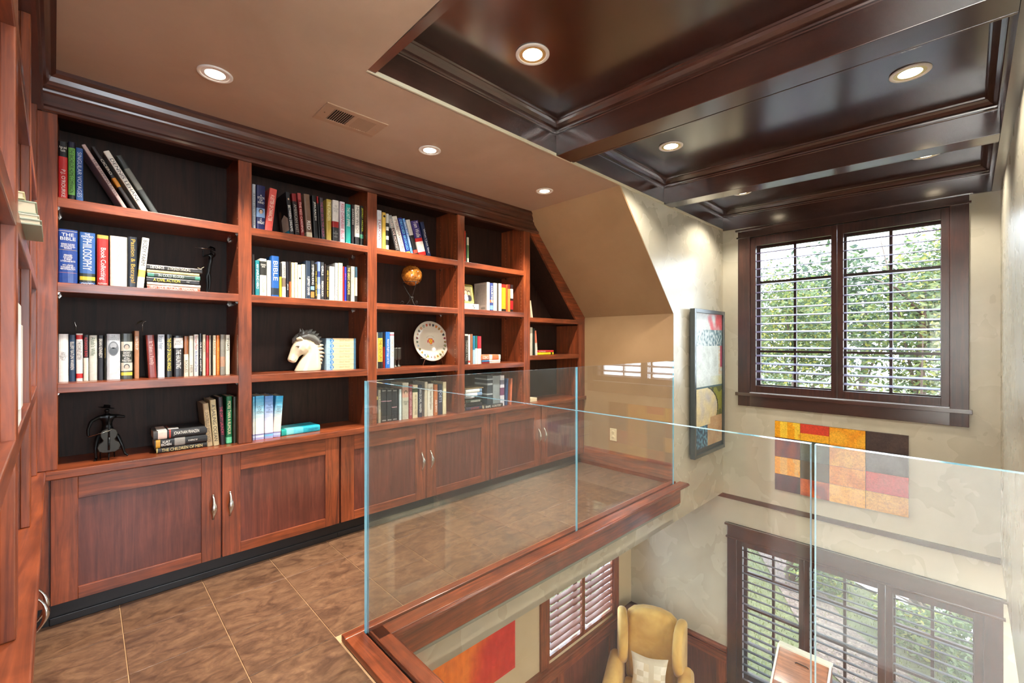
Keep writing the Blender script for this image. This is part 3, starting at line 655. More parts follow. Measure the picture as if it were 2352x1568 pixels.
t = WORLD.thing('power_outlet', 'ivory two-socket power outlet low on the knee wall', 'outlet', (KX, 2.406, -0.97))
MB().box(KX-0.006, 2.368, -0.969, KX, 2.444, -0.848).build('cover_plate', ivory, t, bevel=0.003)
for z in (-0.934, -0.884):
    s_ = MB().lathe([(0.0, -0.0075), (0.015, -0.0075), (0.017, -0.006)], (KX, 2.406, z), 20, M=Matrix.Rotation(PI/2, 4, 'Y')).build('socket', ivory, t)
    MB().box(KX-0.0085, 2.398, z-0.004, KX-0.007, 2.400, z+0.006).box(KX-0.0085, 2.412, z-0.004, KX-0.007, 2.414, z+0.006).build('slots', dark_hole, s_)
s_=None
MB().lathe([(0.0, -0.008), (0.002, -0.0075), (0.003, -0.006)], (KX, 2.406, -0.909), 10, M=Matrix.Rotation(PI/2, 4, 'Y')).build('screw', nickel, t)
BOOKS = [
(1,'A',-0.0905,0.0306,2.8,0.629,0.2608,0,(200,40,38),'red book with a black top band on the top shelf of the first bay',{'b': [(0.74,1,(18,16,18))],'t': "P.J. O'ROURKE",'tc': 'w','ts': (0.05,0.52),'t2': ('Age and\nGuile',0.78,0.97)}),
(1,'A',-0.0592,0.0235,2.8,0.629,0.2676,0,(110,175,80),'bright green book with black ends on the top shelf of the first bay',{'b': [(0,0.11,(15,15,18)),(0.9,1,(25,20,45))],'t': 'THE BACHELOR HOME COMPANION','tc': 'k','ts': (0.14,0.88)}),
(1,'A',-0.035,0.0254,2.8,0.629,0.2479,0,(45,85,150),'blue hardback on the top shelf of the first bay',{'t': 'SINGULAR VOYAGES','tc': (190,200,220),'ts': (0.1,0.92),'b': [(0,0.18,(70,110,170))]}),
(1,'A',0.129,0.0165,2.8,0.629,0.3017,29,(190,165,160),'pinkish beige book leaning left on the top shelf of the first bay',{'t': 'THE SHIPPING NEWS','tc': (60,40,40),'ts': (0.1,0.9)}),
(1,'A',0.1606,0.0183,2.8,0.629,0.3021,29,(38,30,28),'black book with an orange patch leaning left on the top shelf of the first bay',{'t': 'CICERO','tc': (225,215,190),'ts': (0.45,0.93),'b': [(0.38,0.52,(200,130,30))]}),
(1,'A',0.1977,0.0245,2.8,0.629,0.2928,29,(232,228,216),'white book with heavy black lettering leaning left on the top shelf of the first bay',{'t': 'DENNIS LEHANE','tc': 'k','ts': (0.1,0.95)}),
(1,'A',0.2357,0.0251,2.8,0.629,0.2828,29,(120,122,112),'grey and charcoal book leaning left on the top shelf of the first bay',{'b': [(0,0.42,(52,58,56)),(0.78,1,(50,55,52))]}),
(1,'B',-0.0905,0.0625,2.8,0.258,0.243,0,(22,58,130),'thick royal blue reference volume on the second shelf of the first bay',{'t2': ('THE\nBIBLE',0.8,0.93),'s': [(0.62,0.625,(180,150,60)),(0.2,0.205,(190,110,70)),(0.965,0.972,(200,190,150))],'t3': [('DESIGNED TO BE READ\nAS LIVING LITERATURE\nTHE OLD AND THE NEW\nTESTAMENTS',0.64,0.74),('ARRANGED\nAND EDITED\nBY ERNEST\nSUTHERLAND BATES',0.4,0.54),('WITH UPDATED\nSCHOLARSHIP AND A\nNEW INTRODUCTION',0.25,0.36)],'tc': 'w'}),
(1,'B',-0.0237,0.0538,2.8,0.258,0.2401,0,(48,90,150),'steel blue volume with a small picture on the second shelf of the first bay',{'t': 'PHILOSOPHY','tc': 'w','ts': (0.28,0.88),'s': [(0.05,0.22,(40,45,40)),(0.09,0.16,(210,180,60))],'t3': [('OXFORD',0.0,0.04),('THE\nOXFORD',0.9,0.98)]}),
(1,'B',0.0337,0.0416,2.8,0.258,0.2367,0,(160,40,36),'dark red book with gilt edges on the second shelf of the first bay',{'t': 'Book Collecting','tc': 'w','ts': (0.12,0.75),'b': [(0.93,1,(180,150,70))],'t3': [('PUTNAM',0.03,0.06)]}),
(1,'B',0.0791,0.0617,2.8,0.258,0.2398,0,(222,214,195),'thick cream faded book on the second shelf of the first bay',{'t': 'JOHN DOS PASSOS','tc': (185,175,150),'ts': (0.5,0.9)}),
(1,'B',0.1416,0.0367,2.8,0.258,0.246,0,(25,32,40),'black book with gold lettering on the second shelf of the first bay',{'t': 'Passion & Betrayal','tc': (200,150,50),'ts': (0.1,0.95)}),
(1,'B',0.1734,0.0291,2.8,0.258,0.249,-5,(228,222,205),'white book with black lettering leaning right on the second shelf of the first bay',{'t': 'BODY FARM','tc': 'k','ts': (0.45,0.95),'s': [(0.22,0.36,(225,195,90))]}),
(1,'C',-0.0917,0.0333,2.86,-0.184,0.2177,0,(232,230,226),'broad white paperback on the third shelf of the first bay',{'t2': ('OH\nTHE\nGLORY\nOF IT\nALL',0.45,0.62),'tc': 'k'}),
(1,'C',-0.0577,0.022,2.86,-0.184,0.214,0,(28,55,85),'navy blue book on the third shelf of the first bay',{'t': 'ELLERY RATLIN WARREN','tc': 'w','ts': (0.25,0.85)}),
(1,'C',-0.035,0.0238,2.86,-0.184,0.2203,0,(232,228,222),'white paperback with two red squares on the third shelf of the first bay',{'t': 'THE SCARLET LETTER','tc': 'k','ts': (0.45,0.84),'s': [(0.88,0.97,(200,35,35)),(0.06,0.16,(200,35,35))]}),
(1,'C',-0.0105,0.0183,2.86,-0.184,0.2145,0,(230,222,205),'narrow book with black upper half on the third shelf of the first bay',{'b': [(0.5,1,(22,20,24))],'t': 'ALEXANDER BUND','tc': (190,40,40),'ts': (0.52,0.95)}),
(1,'C',0.0085,0.029,2.86,-0.184,0.2127,0,(206,208,196),'pale grey green book on the third shelf of the first bay',{'t': "Ahab's Wife",'tc': (90,110,80),'ts': (0.55,0.96)}),
(1,'C',0.0382,0.0212,2.86,-0.184,0.2129,0,(24,22,30),'black book with white script on the third shelf of the first bay',{'t': 'BRIAN KENNEDY','tc': 'w','ts': (0.5,0.92)}),
(1,'C',0.0601,0.0076,2.86,-0.184,0.211,0,(30,28,20),'thin black book with gold letters on the third shelf of the first bay',{'t': 'GREAT JONES FALL','tc': (200,160,60),'ts': (0.3,0.92)}),
(1,'C',0.0685,0.0506,2.86,-0.184,0.2197,0,(196,202,206),'thick pale grey anthology with an oval picture on the third shelf of the first bay',{'t2': ('THE\nGREAT\nROMANTICS',0.86,0.97),'tc': (110,115,120),'ov': (0.52,0.84)}),
(1,'C',0.1207,0.0434,2.86,-0.184,0.2223,0,(60,64,56),'dark green grey anthology with two portraits on the third shelf of the first bay',{'s': [(0.62,0.82,(205,198,180)),(0.18,0.36,(205,198,180)),(0.08,0.15,(215,200,70))],'t2': ('SHORT\nNOVELS\nof the\nMASTERS',0.38,0.6),'tc': 'w','face': [0.7,0.26]}),
(1,'C',0.1697,0.0197,2.86,-0.184,0.2357,0,(176,122,82),'tan paperback on the third shelf of the first bay',{'t': 'BORN TO BE A SPY','tc': 'w','ts': (0.6,0.88)}),
(1,'C',0.2238,0.0342,2.86,-0.184,0.2155,3,(128,50,42),'wide russet book leaning left on the third shelf of the first bay',{'t': 'It Takes a Family','tc': (225,180,170),'ts': (0.3,0.85),'cov': (48,22,16)}),
(1,'C',0.2597,0.0297,2.86,-0.184,0.2195,0,(205,214,222),'pale blue white book on the third shelf of the first bay',{'t': 'Bruce Feiler','tc': (80,90,110),'ts': (0.65,0.97)}),
(1,'C',0.2929,0.0285,2.86,-0.184,0.2199,0,(30,30,26),'black book with yellow lettering on the third shelf of the first bay',{'t': 'THE CITY OF FALLING ANGELS','tc': (225,205,60),'ts': (0.15,0.92)}),
(1,'C',0.325,0.041,2.86,-0.184,0.2135,0,(28,26,28),'thick black book with a white plate on the third shelf of the first bay',{'s': [(0.7,0.95,(215,210,205))],'t3': [('SHIRLEY\nJACKSON',0.72,0.93)],'tc': 'k','t': 'THE HAUNTING','ttc': 'w','ts': (0.2,0.66)}),
(1,'C',0.3679,0.0214,2.86,-0.184,0.2115,0,(226,214,188),'cream book with brown top on the third shelf of the first bay',{'b': [(0.55,1,(140,84,44))],'t': 'ROGUES','tc': 'k','ts': (0.1,0.4)}),
(1,'C',0.3902,0.0198,2.86,-0.184,0.214,0,(214,212,198),'grey white book on the third shelf of the first bay',{'t': 'HER','tc': (120,110,80),'ts': (0.05,0.3)}),
(1,'C',0.411,0.0219,2.86,-0.184,0.2212,0,(228,226,218),'white book with red and blue lettering on the third shelf of the first bay',{'t': 'Norman Mailer','tc': (185,40,40),'ts': (0.62,0.97),'tb': ('An American Dream',(40,80,160),0.1,0.6)}),
(1,'C',0.4339,0.0145,2.86,-0.184,0.226,0,(22,30,34),'black book with pale lettering on the third shelf of the first bay',{'t': 'OUR COSMIC HABITAT','tc': 'w','ts': (0.1,0.8)}),
(1,'C',0.4493,0.0156,2.86,-0.184,0.2215,0,(220,205,175),'cream paperback with tan top on the third shelf of the first bay',{'t': 'SONGS','tc': (110,90,60),'ts': (0.5,0.9)}),
(1,'C',0.4659,0.0128,2.86,-0.184,0.217,0,(190,32,28),'red book with black capitals on the third shelf of the first bay',{'t': 'DISH','tc': 'k','ts': (0.25,0.75)}),
(1,'C',0.4796,0.0079,2.86,-0.184,0.2171,0,(210,200,180),'very thin cream book on the third shelf of the first bay',{}),
(1,'C',0.4882,0.0074,2.86,-0.184,0.2124,0,(30,26,24),'very thin black book on the third shelf of the first bay',{}),
(1,'C',0.4961,0.0154,2.86,-0.184,0.2173,0,(228,216,180),'cream book with a brown title on the third shelf of the first bay',{'t': 'A BAR RIDGE','tc': (120,80,40),'ts': (0.5,0.9)}),
(1,'C',0.5121,0.0166,2.86,-0.184,0.2175,0,(228,120,30),'bright orange book on the third shelf of the first bay',{'t': 'THE LONG GOODBYE','tc': (250,190,60),'ts': (0.1,0.7)}),
(1,'C',0.5303,0.0239,2.86,-0.184,0.2225,0,(150,146,132),'grey patterned book on the third shelf of the first bay',{'s': [(0.2,0.45,(190,150,120))]}),
(1,'C',0.5553,0.0218,2.86,-0.184,0.2203,0,(232,228,206),'cream white book on the third shelf of the first bay',{'t': 'ESSAYS','tc': 'k','ts': (0.6,0.9)}),
(1,'D',0.4599,0.027,2.8,-0.558,0.2301,5,(168,146,112),'beige book leaning against its neighbours on the worktop of the first bay',{'t': 'DON DELILLO WHITE NOISE','tc': (70,55,35),'ts': (0.1,0.8),'cov': (150,130,100)}),
(1,'D',0.488,0.0285,2.8,-0.558,0.2461,4,(190,174,134),'khaki book with a large dark title on the worktop of the first bay',{'t': 'A SAILING OCEAN','tc': 'k','ts': (0.1,0.9)}),
(1,'D',0.5206,0.024,2.8,-0.558,0.2579,3,(38,26,32),'black book with a crimson title on the worktop of the first bay',{'t': 'THE DIRTY LAUNDRY','tc': (190,60,90),'ts': (0.2,0.8)}),
(1,'D',0.5467,0.0285,2.8,-0.558,0.2587,0,(18,110,68),'emerald green book on the worktop of the first bay',{'t': 'MORE THAN A RUMOUR','tc': (225,225,180),'ts': (0.2,0.9),'s': [(0.02,0.14,(110,210,160))]}),
(1,'D',0.5773,0.0207,2.8,-0.558,0.254,0,(44,42,26),'dark olive book against the upright on the worktop of the first bay',{}),
(2,'A',0.6714,0.0186,2.8,0.629,0.2581,0,(170,176,180),'slate grey narrow book on the top shelf of the second bay',{'t': 'A RACE LIKE NO OTHER','tc': (90,95,100),'ts': (0.1,0.8)}),
(2,'A',0.6932,0.0456,2.8,0.629,0.2594,0,(24,28,74),'navy book with a portrait picture on the top shelf of the second bay',{'t2': ('A\nSTATE\nOF\nMIND',0.6,0.8),'s': [(0.3,0.5,(120,150,190))],'face': [0.42],'t3': [('J.Z.\nKNIGHT',0.15,0.28)],'tc': 'w'}),
(2,'A',0.7344,0.0407,2.8,0.629,0.2561,-6,(206,84,74),'coral red book leaning right on the top shelf of the second bay',{'t': 'A LETTER OF CHARACTER','tc': (245,225,205),'ts': (0.25,0.85)}),
(2,'A',0.8721,0.0242,2.8,0.629,0.2555,6,(30,32,36),'black book with a round portrait leaning left on the top shelf of the second bay',{'t': 'BETWEEN DREAMS','tc': 'w','ts': (0.1,0.7),'covp': 1,'face': [0.84]}),
(2,'A',0.9014,0.0272,2.8,0.629,0.2546,5,(34,22,22),'black book with a red crown leaning left on the top shelf of the second bay',{'b': [(0.82,1,(120,18,20))],'t': 'AMERICAN EAST','tc': (160,150,140),'ts': (0.1,0.75)}),
(2,'A',0.9336,0.0226,2.8,0.629,0.2646,5,(120,22,22),'crimson and black book leaning left on the top shelf of the second bay',{'b': [(0.85,1,(150,60,60))],'t': 'THE RED CARDINAL','tc': (235,190,180),'ts': (0.1,0.8)}),
(2,'A',0.9664,0.0359,2.8,0.629,0.2676,4,(110,84,66),'brown book with a figure on the spine on the top shelf of the second bay',{'b': [(0,0.14,(205,190,160))],'t': 'RED','tc': 'w','ts': (0.2,0.4)}),
(2,'A',1.0102,0.0262,2.8,0.629,0.2693,3,(16,18,20),'black book with white capitals on the top shelf of the second bay',{'t': 'JERUSALEM','tc': 'w','ts': (0.35,0.95)}),
(2,'A',1.039,0.0106,2.8,0.629,0.2696,3,(150,24,24),'thin red topped black book on the top shelf of the second bay',{'b': [(0,0.84,(20,16,16))]}),
(2,'A',1.0549,0.0241,2.8,0.629,0.2659,3,(52,52,58),'charcoal book with pink letters on the top shelf of the second bay',{'t': 'THE RED SIX IN THE ALBUM','tc': (170,80,110),'ts': (0.1,0.9)}),
(2,'A',1.0844,0.0327,2.8,0.629,0.2661,0,(166,142,58),'mustard gold book on the top shelf of the second bay',{'t': 'THE FORGIVEN','tc': (240,230,180),'ts': (0.5,0.95)}),
(2,'A',1.1226,0.0418,2.8,0.629,0.2701,0,(212,206,196),'white book with a black base and guardsman on the top shelf of the second bay',{'b': [(0,0.46,(20,18,20))],'s': [(0.36,0.5,(150,30,30))],'t3': [('DE\nLEZARDIERE\nA\nKARINA',0.12,0.28),('THE\nENGLISH\nROSES',0.7,0.9)],'tc': (120,120,120)}),
(2,'A',1.17,0.0341,2.8,0.629,0.27,0,(214,200,206),'white book with red and blue letters on the top shelf of the second bay',{'t': 'RED DANUBE BLUE','tc': (170,40,70),'ts': (0.1,0.95)}),
(2,'A',1.2085,0.0348,2.8,0.629,0.263,0,(20,150,138),'teal green book on the top shelf of the second bay',{'t': 'THE LAST EMPIRE','tc': 'w','ts': (0.45,0.92)}),
(2,'A',1.2462,0.0191,2.8,0.629,0.2666,0,(28,20,24),'thin black book with white title on the top shelf of the second bay',{'t': 'DARKNESS','tc': 'w','ts': (0.5,0.9)}),
(2,'A',1.2697,0.0343,2.8,0.629,0.2704,0,(214,208,196),'cream book with a black foot on the top shelf of the second bay',{'b': [(0,0.22,(18,18,20))],'t': 'HOW WE DIE','tc': (90,85,80),'ts': (0.3,0.95)}),
(2,'A',1.307,0.0242,2.8,0.629,0.2716,0,(20,24,22),'black book with yellow green capitals on the top shelf of the second bay',{'t': 'JEFFREY ARCHER','tc': (205,215,70),'ts': (0.35,0.97),'s': [(0.2,0.3,(70,140,110))]}),
(2,'B',0.6714,0.0131,2.8,0.258,0.2331,0,(60,48,40),'dark brown book against the left upright on the second shelf of the second bay',{}),
(2,'B',0.6877,0.022,2.8,0.258,0.2014,0,(30,120,128),'dark teal book on the second shelf of the second bay',{'t': 'AN UNSUNG HERO','tc': 'w','ts': (0.2,0.9)}),
(2,'B',0.7109,0.0347,2.8,0.258,0.2151,0,(222,216,196),'cream book with a black label on the second shelf of the second bay',{'s': [(0.56,0.93,(40,40,36))],'t3': [('EDWARD\nSMITH',0.72,0.9)],'tc': 'w','t': 'THE LONG SLEEPER','ttc': (120,110,90),'ts': (0.1,0.5)}),
(2,'B',0.7479,0.0217,2.8,0.258,0.2091,0,(224,222,212),'plain white book beside the large blue one on the second shelf of the second bay',{}),
(2,'B',0.7707,0.0418,2.8,0.258,0.2386,0,(28,82,148),'tall bright blue book with big white capitals on the second shelf of the second bay',{'t': 'BIBLE','tc': 'w','ts': (0.38,0.9),'s': [(0.05,0.22,(30,40,50))]}),
(2,'B',0.8136,0.013,2.8,0.258,0.2016,0,(214,180,40),'narrow black and yellow book on the second shelf of the second bay',{'b': [(0.6,1,(20,20,20))]}),
(2,'B',0.8278,0.0214,2.8,0.258,0.2115,0,(206,200,186),'cream book with a photo patch on the second shelf of the second bay',{'s': [(0.3,0.55,(110,95,80))],'t': 'HARPERS','tc': 'k','ts': (0.55,0.9)}),
(2,'B',0.8504,0.0156,2.8,0.258,0.214,0,(24,22,30),'black book with white script on the second shelf of the second bay',{'t': 'Johnny','tc': 'w','ts': (0.1,0.5)}),
(2,'B',0.8672,0.0109,2.8,0.258,0.2158,0,(40,30,26),'thin black book with orange flames on the second shelf of the second bay',{'b': [(0,0.45,(190,90,40))]}),
(2,'B',0.8793,0.0171,2.8,0.258,0.2125,0,(230,214,160),'pale yellow paperback on the second shelf of the second bay',{}),
(2,'B',0.8977,0.0173,2.8,0.258,0.2148,0,(226,216,186),'cream paperback with grey title on the second shelf of the second bay',{'t': 'RAISIN BRAIN','tc': (150,140,120),'ts': (0.2,0.9)}),
(2,'B',0.9162,0.0199,2.8,0.258,0.2042,0,(232,224,200),'ivory paperback with a black dot on the second shelf of the second bay',{'dot': 0.6}),
(2,'B',0.9374,0.0214,2.8,0.258,0.2095,0,(230,216,172),'plain buff paperback on the second shelf of the second bay',{}),
(2,'B',0.9601,0.0294,2.8,0.258,0.234,0,(34,48,66),'dark slate blue book with a cross mark on the second shelf of the second bay',{'t': 'X JEFFREY DEAVER','tc': 'w','ts': (0.1,0.6)}),
(2,'B',0.9907,0.0233,2.8,0.258,0.2375,0,(20,22,24),'black book with bold white capitals on the second shelf of the second bay',{'t': 'STEPHEN KING','tc': 'w','ts': (0.38,0.9),'s': [(0.05,0.2,(170,120,60)),(0.25,0.34,(120,180,210))]}),
(2,'B',1.0154,0.0131,2.8,0.258,0.2211,0,(40,36,20),'thin black book with yellow title on the second shelf of the second bay',{'t': 'THE LONG WALK HOME','tc': (230,200,50),'ts': (0.1,0.8)}),
(2,'B',1.0298,0.0185,2.8,0.258,0.2367,0,(120,140,190),'blue and white banded book on the second shelf of the second bay',{'s': [(0.3,0.4,(230,230,235)),(0.6,0.75,(40,60,120)),(0,0.15,(230,230,230))]}),
(2,'B',1.0496,0.0214,2.8,0.258,0.2367,0,(50,54,58),'dark grey book with white title on the second shelf of the second bay',{'t': 'GIRLS','tc': 'w','ts': (0.6,0.95),'tb': ('FREDERICK BUSCH','w',0.1,0.5)}),
(2,'B',1.0723,0.0108,2.8,0.258,0.2279,0,(48,34,28),'thin brown book on the second shelf of the second bay',{}),
(2,'B',1.0844,0.0163,2.8,0.258,0.2106,0,(30,26,22),'narrow black book with yellow letters on the second shelf of the second bay',{'t': 'AND THE SHOFAR BLEW','tc': (230,200,60),'ts': (0.1,0.9)}),
(2,'B',1.1035,0.0344,2.8,0.258,0.2166,0,(226,220,202),'broad ivory book with grey cover showing on the second shelf of the second bay',{'cov': (190,182,160)}),
(2,'B',1.1392,0.0209,2.8,0.258,0.2423,0,(186,190,192),'silver grey book on the second shelf of the second bay',{'t': 'JOHN GRISHAM','tc': (80,80,80),'ts': (0.1,0.5)}),
(2,'B',1.1616,0.0283,2.8,0.258,0.2455,0,(226,222,170),'pale green and yellow book on the second shelf of the second bay',{'t': 'Rosemary & Jackson','tc': (60,150,80),'ts': (0.3,0.95)}),
(2,'B',1.1913,0.0086,2.8,0.258,0.2255,0,(190,40,40),'sliver thin red book on the second shelf of the second bay',{}),
(2,'B',1.2013,0.0129,2.8,0.258,0.2241,0,(40,50,190),'thin ultramarine book on the second shelf of the second bay',{'t': 'Girls in','tc': (220,80,60),'ts': (0.5,0.95)}),
(2,'B',1.2157,0.0261,2.8,0.258,0.2351,0,(40,34,28),'black book with gold titles on the second shelf of the second bay',{'t': 'THE GREAT AMERICANS','tc': (215,190,120),'ts': (0.2,0.95)}),
(2,'B',1.2432,0.0265,2.8,0.258,0.2327,0,(222,210,178),'buff book with faint brown stains on the second shelf of the second bay',{'t': 'Ruined Heart','tc': (150,120,80),'ts': (0.5,0.9)}),
(2,'B',1.2712,0.0164,2.8,0.258,0.2325,0,(210,200,170),'narrow book with blue top and dark foot on the second shelf of the second bay',{'b': [(0.7,1,(50,80,96)),(0,0.18,(30,26,24))]}),
(2,'D',0.6736,0.012,2.8,-0.558,0.246,0,(150,196,222),'pale blue book against the left upright on the worktop of the second bay',{'grad': 1}),
(2,'D',0.6877,0.0455,2.8,-0.558,0.2483,0,(216,220,216),'sky blue to cream book on the worktop of the second bay',{'grad': 1,'t3': [('EAST\nOF\nEDEN',0.6,0.78)],'tc': (70,80,90)}),
(2,'D',0.7355,0.0456,2.8,-0.558,0.2442,0,(216,220,216),'blue to lilac book on the worktop of the second bay',{'grad': 2,'t3': [('THE\nGRAPES\nOF\nWRATH',0.6,0.8)],'tc': (70,80,110)}),
(2,'D',0.7776,0.0418,2.8,-0.558,0.2384,-4,(216,220,216),'sky blue book leaning right on the worktop of the second bay',{'grad': 3,'t3': [('TRAVELS\nWITH\nCHARLEY',0.6,0.76)],'tc': (80,90,110)}),
(3,'A',1.4264,0.0353,2.8,0.629,0.2684,0,(208,212,216),'tall white book with red grey capitals on the top shelf of the third bay',{'t': 'TUROW','tc': (140,60,60),'ts': (0.15,0.85)}),
(3,'A',1.4649,0.0277,2.8,0.629,0.2606,0,(206,170,70),'yellow book with a black ball on the top shelf of the third bay',{'dot': 0.9}),
(3,'A',1.4943,0.0215,2.8,0.629,0.2568,0,(200,200,190),'black and white barred book on the top shelf of the third bay',{'s': [(0.15,0.3,(20,20,20)),(0.4,0.55,(20,20,20)),(0.65,0.75,(20,20,20))]}),
(3,'A',1.5696,0.0348,2.8,0.629,0.2546,15,(46,44,42),'grey and black book with pale capitals leaning left,top shelf,third bay',{'b': [(0.66,1,(140,144,140))],'t': 'GUN LOVE MONKEY','tc': (220,190,180),'ts': (0.05,0.9)}),
(3,'A',1.609,0.0403,2.8,0.629,0.2559,16,(214,208,198),'white book with brown capitals leaning left on the top shelf of the third bay',{'t': 'MISBEHAVIOUR','tc': (120,80,70),'ts': (0.1,0.9)}),
(3,'A',1.6545,0.0325,2.8,0.629,0.2535,16,(22,30,130),'deep blue book leaning left on the top shelf of the third bay',{'t': 'DECIDED BESIEGED','tc': (120,200,230),'ts': (0.1,0.95),'s': [(0,0.06,(230,190,60))]}),
(3,'A',1.6919,0.0208,2.8,0.629,0.2566,16,(90,140,205),'light blue book leaning left on the top shelf of the third bay',{'t': 'GAME OF SHADOWS','tc': 'w','ts': (0.2,0.9)}),
(3,'A',1.7189,0.0334,2.8,0.629,0.253,16,(206,202,192),'white over black book leaning left on the top shelf of the third bay',{'b': [(0,0.56,(28,28,30))],'s': [(0.05,0.14,(215,70,55))]}),
(3,'A',1.7593,0.0631,2.8,0.629,0.2522,16,(56,44,110),'purple and red book leaning left on the top shelf of the third bay',{'b': [(0,0.5,(190,40,36))],'s': [(0.1,0.4,(225,215,205))],'t': 'Tom Wolfe','tc': 'w','ts': (0.52,0.98)}),
(3,'A',1.8325,0.0334,2.8,0.629,0.2578,15,(26,38,72),'navy book with large white capitals leaning left on the top shelf of the third bay',{'t': 'What I Just Saw','tc': 'w','ts': (0.1,0.8)}),
(3,'C',1.4298,0.0074,2.81,-0.184,0.2466,0,(220,205,170),'sliver of a cream book by the upright on the third shelf of the third bay',{}),
(3,'C',1.4388,0.0362,2.81,-0.184,0.2469,0,(220,180,60),'yellow book with a dark top and foot on the third shelf of the third bay',{'b': [(0.84,1,(24,50,64)),(0,0.18,(26,24,20))],'t': 'THE CENTURY','tc': (70,50,20),'ts': (0.2,0.8)}),
(3,'C',1.4767,0.0147,2.81,-0.184,0.2443,0,(130,28,24),'thin red and black book on the third shelf of the third bay',{'b': [(0.6,1,(24,18,16))]}),
(3,'C',1.4947,0.0348,2.81,-0.184,0.2508,0,(34,100,178),'bright blue book on the third shelf of the third bay',{'t': 'American English Usage and Style','tc': 'w','ts': (0.1,0.8)}),
(3,'C',1.5312,0.0303,2.81,-0.184,0.2482,0,(206,222,212),'mint white book with a pink band on the third shelf of the third bay',{'s': [(0.9,0.95,(215,110,120))],'t': 'CHINAS NEW ORDER','tc': (160,90,90),'ts': (0.3,0.85)}),
(3,'D',1.4216,0.0128,2.8,-0.558,0.2283,0,(38,34,34),'dark book against the left upright on the worktop of the third bay',{'s': [(0.7,0.8,(190,170,90))]}),
(3,'D',1.4359,0.0193,2.8,-0.558,0.2269,0,(176,168,146),'beige paperback between dark books on the worktop of the third bay',{'t': 'PAUL AUSTER','tc': 'k','ts': (0.4,0.9)}),
(3,'D',1.4585,0.0375,2.8,-0.558,0.2305,0,(30,34,40),'first of three matching black hardbacks on the worktop of the third bay',{'s': [(0.62,0.64,(200,150,160))],'t3': [('cheever',0.93,0.97),('nelson',0.04,0.08)],'tc': 'w'}),
(3,'D',1.4993,0.0382,2.8,-0.558,0.2275,0,(30,34,40),'second of three matching black hardbacks on the worktop of the third bay',{'s': [(0.62,0.64,(200,150,160))],'t3': [('cheever',0.93,0.97),('nelson',0.04,0.08)],'tc': 'w'}),
(3,'D',1.5408,0.039,2.8,-0.558,0.2243,0,(30,34,40),'third of three matching black hardbacks on the worktop of the third bay',{'s': [(0.42,0.44,(200,150,160))],'t3': [('cheever',0.93,0.97),('nelson',0.04,0.08)],'tc': 'w'}),
(3,'D',1.5815,0.012,2.8,-0.558,0.2223,0,(24,28,34),'slim black book after the matching trio on the worktop of the third bay',{}),
(3,'D',1.5952,0.019,2.8,-0.558,0.2179,0,(200,214,216),'slim white book on the worktop of the third bay',{}),
(3,'D',1.6212,0.051,2.8,-0.558,0.2616,0,(182,176,158),'tall beige book with a red haired portrait on the worktop of the third bay',{'t3': [('TENDER\nBAR',0.4,0.5)],'tc': 'k','face': [0.72],'s': [(0.6,0.88,(200,150,130))]}),
(3,'D',1.674,0.0269,2.8,-0.558,0.2431,0,(140,48,56),'dusty red book on the worktop of the third bay',{'t': 'OLDEST LIVING CUSTER','tc': (225,190,190),'ts': (0.1,0.8)}),
(3,'D',1.7063,0.0419,2.8,-0.558,0.2404,0,(206,192,160),'buff book with a green emblem on the worktop of the third bay',{'t': 'FOR THE LOVE OF HARD THINGS','tc': (90,80,60),'ts': (0.1,0.7),'s': [(0.78,0.9,(60,90,60))]}),
(3,'D',1.7519,0.0334,2.8,-0.558,0.2376,0,(28,44,66),'navy book with white lettering on the worktop of the third bay',{'t': 'HAN OS CARL HIAASEN','tc': 'w','ts': (0.15,0.9)}),
(3,'D',1.8059,0.0265,2.8,-0.558,0.2568,0,(190,182,160),'tall taupe book with its grey cover showing on the worktop of the third bay',{'cov': (150,152,148)}),
(3,'D',1.8344,0.0482,2.8,-0.558,0.2412,0,(206,204,190),'wide off white book on the worktop of the third bay',{'t': 'The Sweet Potato Queens','tc': (100,80,70),'ts': (0.2,0.9)}),
(3,'D',1.8904,0.0315,2.8,-0.558,0.2314,0,(176,104,62),'copper brown book on the worktop of the third bay',{'t': 'AGE SMITH','tc': 'w','ts': (0.1,0.5)}),
(3,'D',1.9238,0.042,2.8,-0.558,0.2321,0,(30,40,60),'midnight blue book on the worktop of the third bay',{'t': 'POETS','tc': (170,180,200),'ts': (0.4,0.8)}),
(3,'D',1.9698,0.0325,2.8,-0.558,0.2461,0,(206,194,160),'tall cream book at the right end on the worktop of the third bay',{}),
(4,'A',2.1795,0.0097,2.8,0.629,0.2574,0,(206,60,40),'orange red book by the upright on the top shelf of the fourth bay',{}),
(4,'A',2.1905,0.0111,2.8,0.629,0.2419,0,(24,50,36),'thin dark green book on the top shelf of the fourth bay',{}),
(4,'A',2.2025,0.0214,2.8,0.629,0.2097,0,(214,214,190),'pale book with a green stripe on the top shelf of the fourth bay',{'s': [(0.2,0.7,(90,130,80))]}),
(4,'B',2.4149,0.0329,2.8,0.258,0.2396,0,(224,224,220),'large white book with its text covered back showing,second shelf,fourth bay',{'cov': (196,186,172),'covt': 1}),
(4,'B',2.4497,0.0373,2.8,0.258,0.2357,0,(60,74,130),'indigo book with white capitals on the second shelf of the fourth bay',{'t': 'COURTSHIP','tc': 'w','ts': (0.3,0.9),'s': [(0.05,0.2,(120,160,210)),(0.3,0.4,(210,110,70))]}),
(4,'B',2.489,0.0414,2.8,0.258,0.2395,0,(214,206,184),'cream grey book on the second shelf of the fourth bay',{}),
(4,'B',2.5329,0.0131,2.8,0.258,0.2385,0,(60,48,38),'thin dark brown book on the second shelf of the fourth bay',{}),
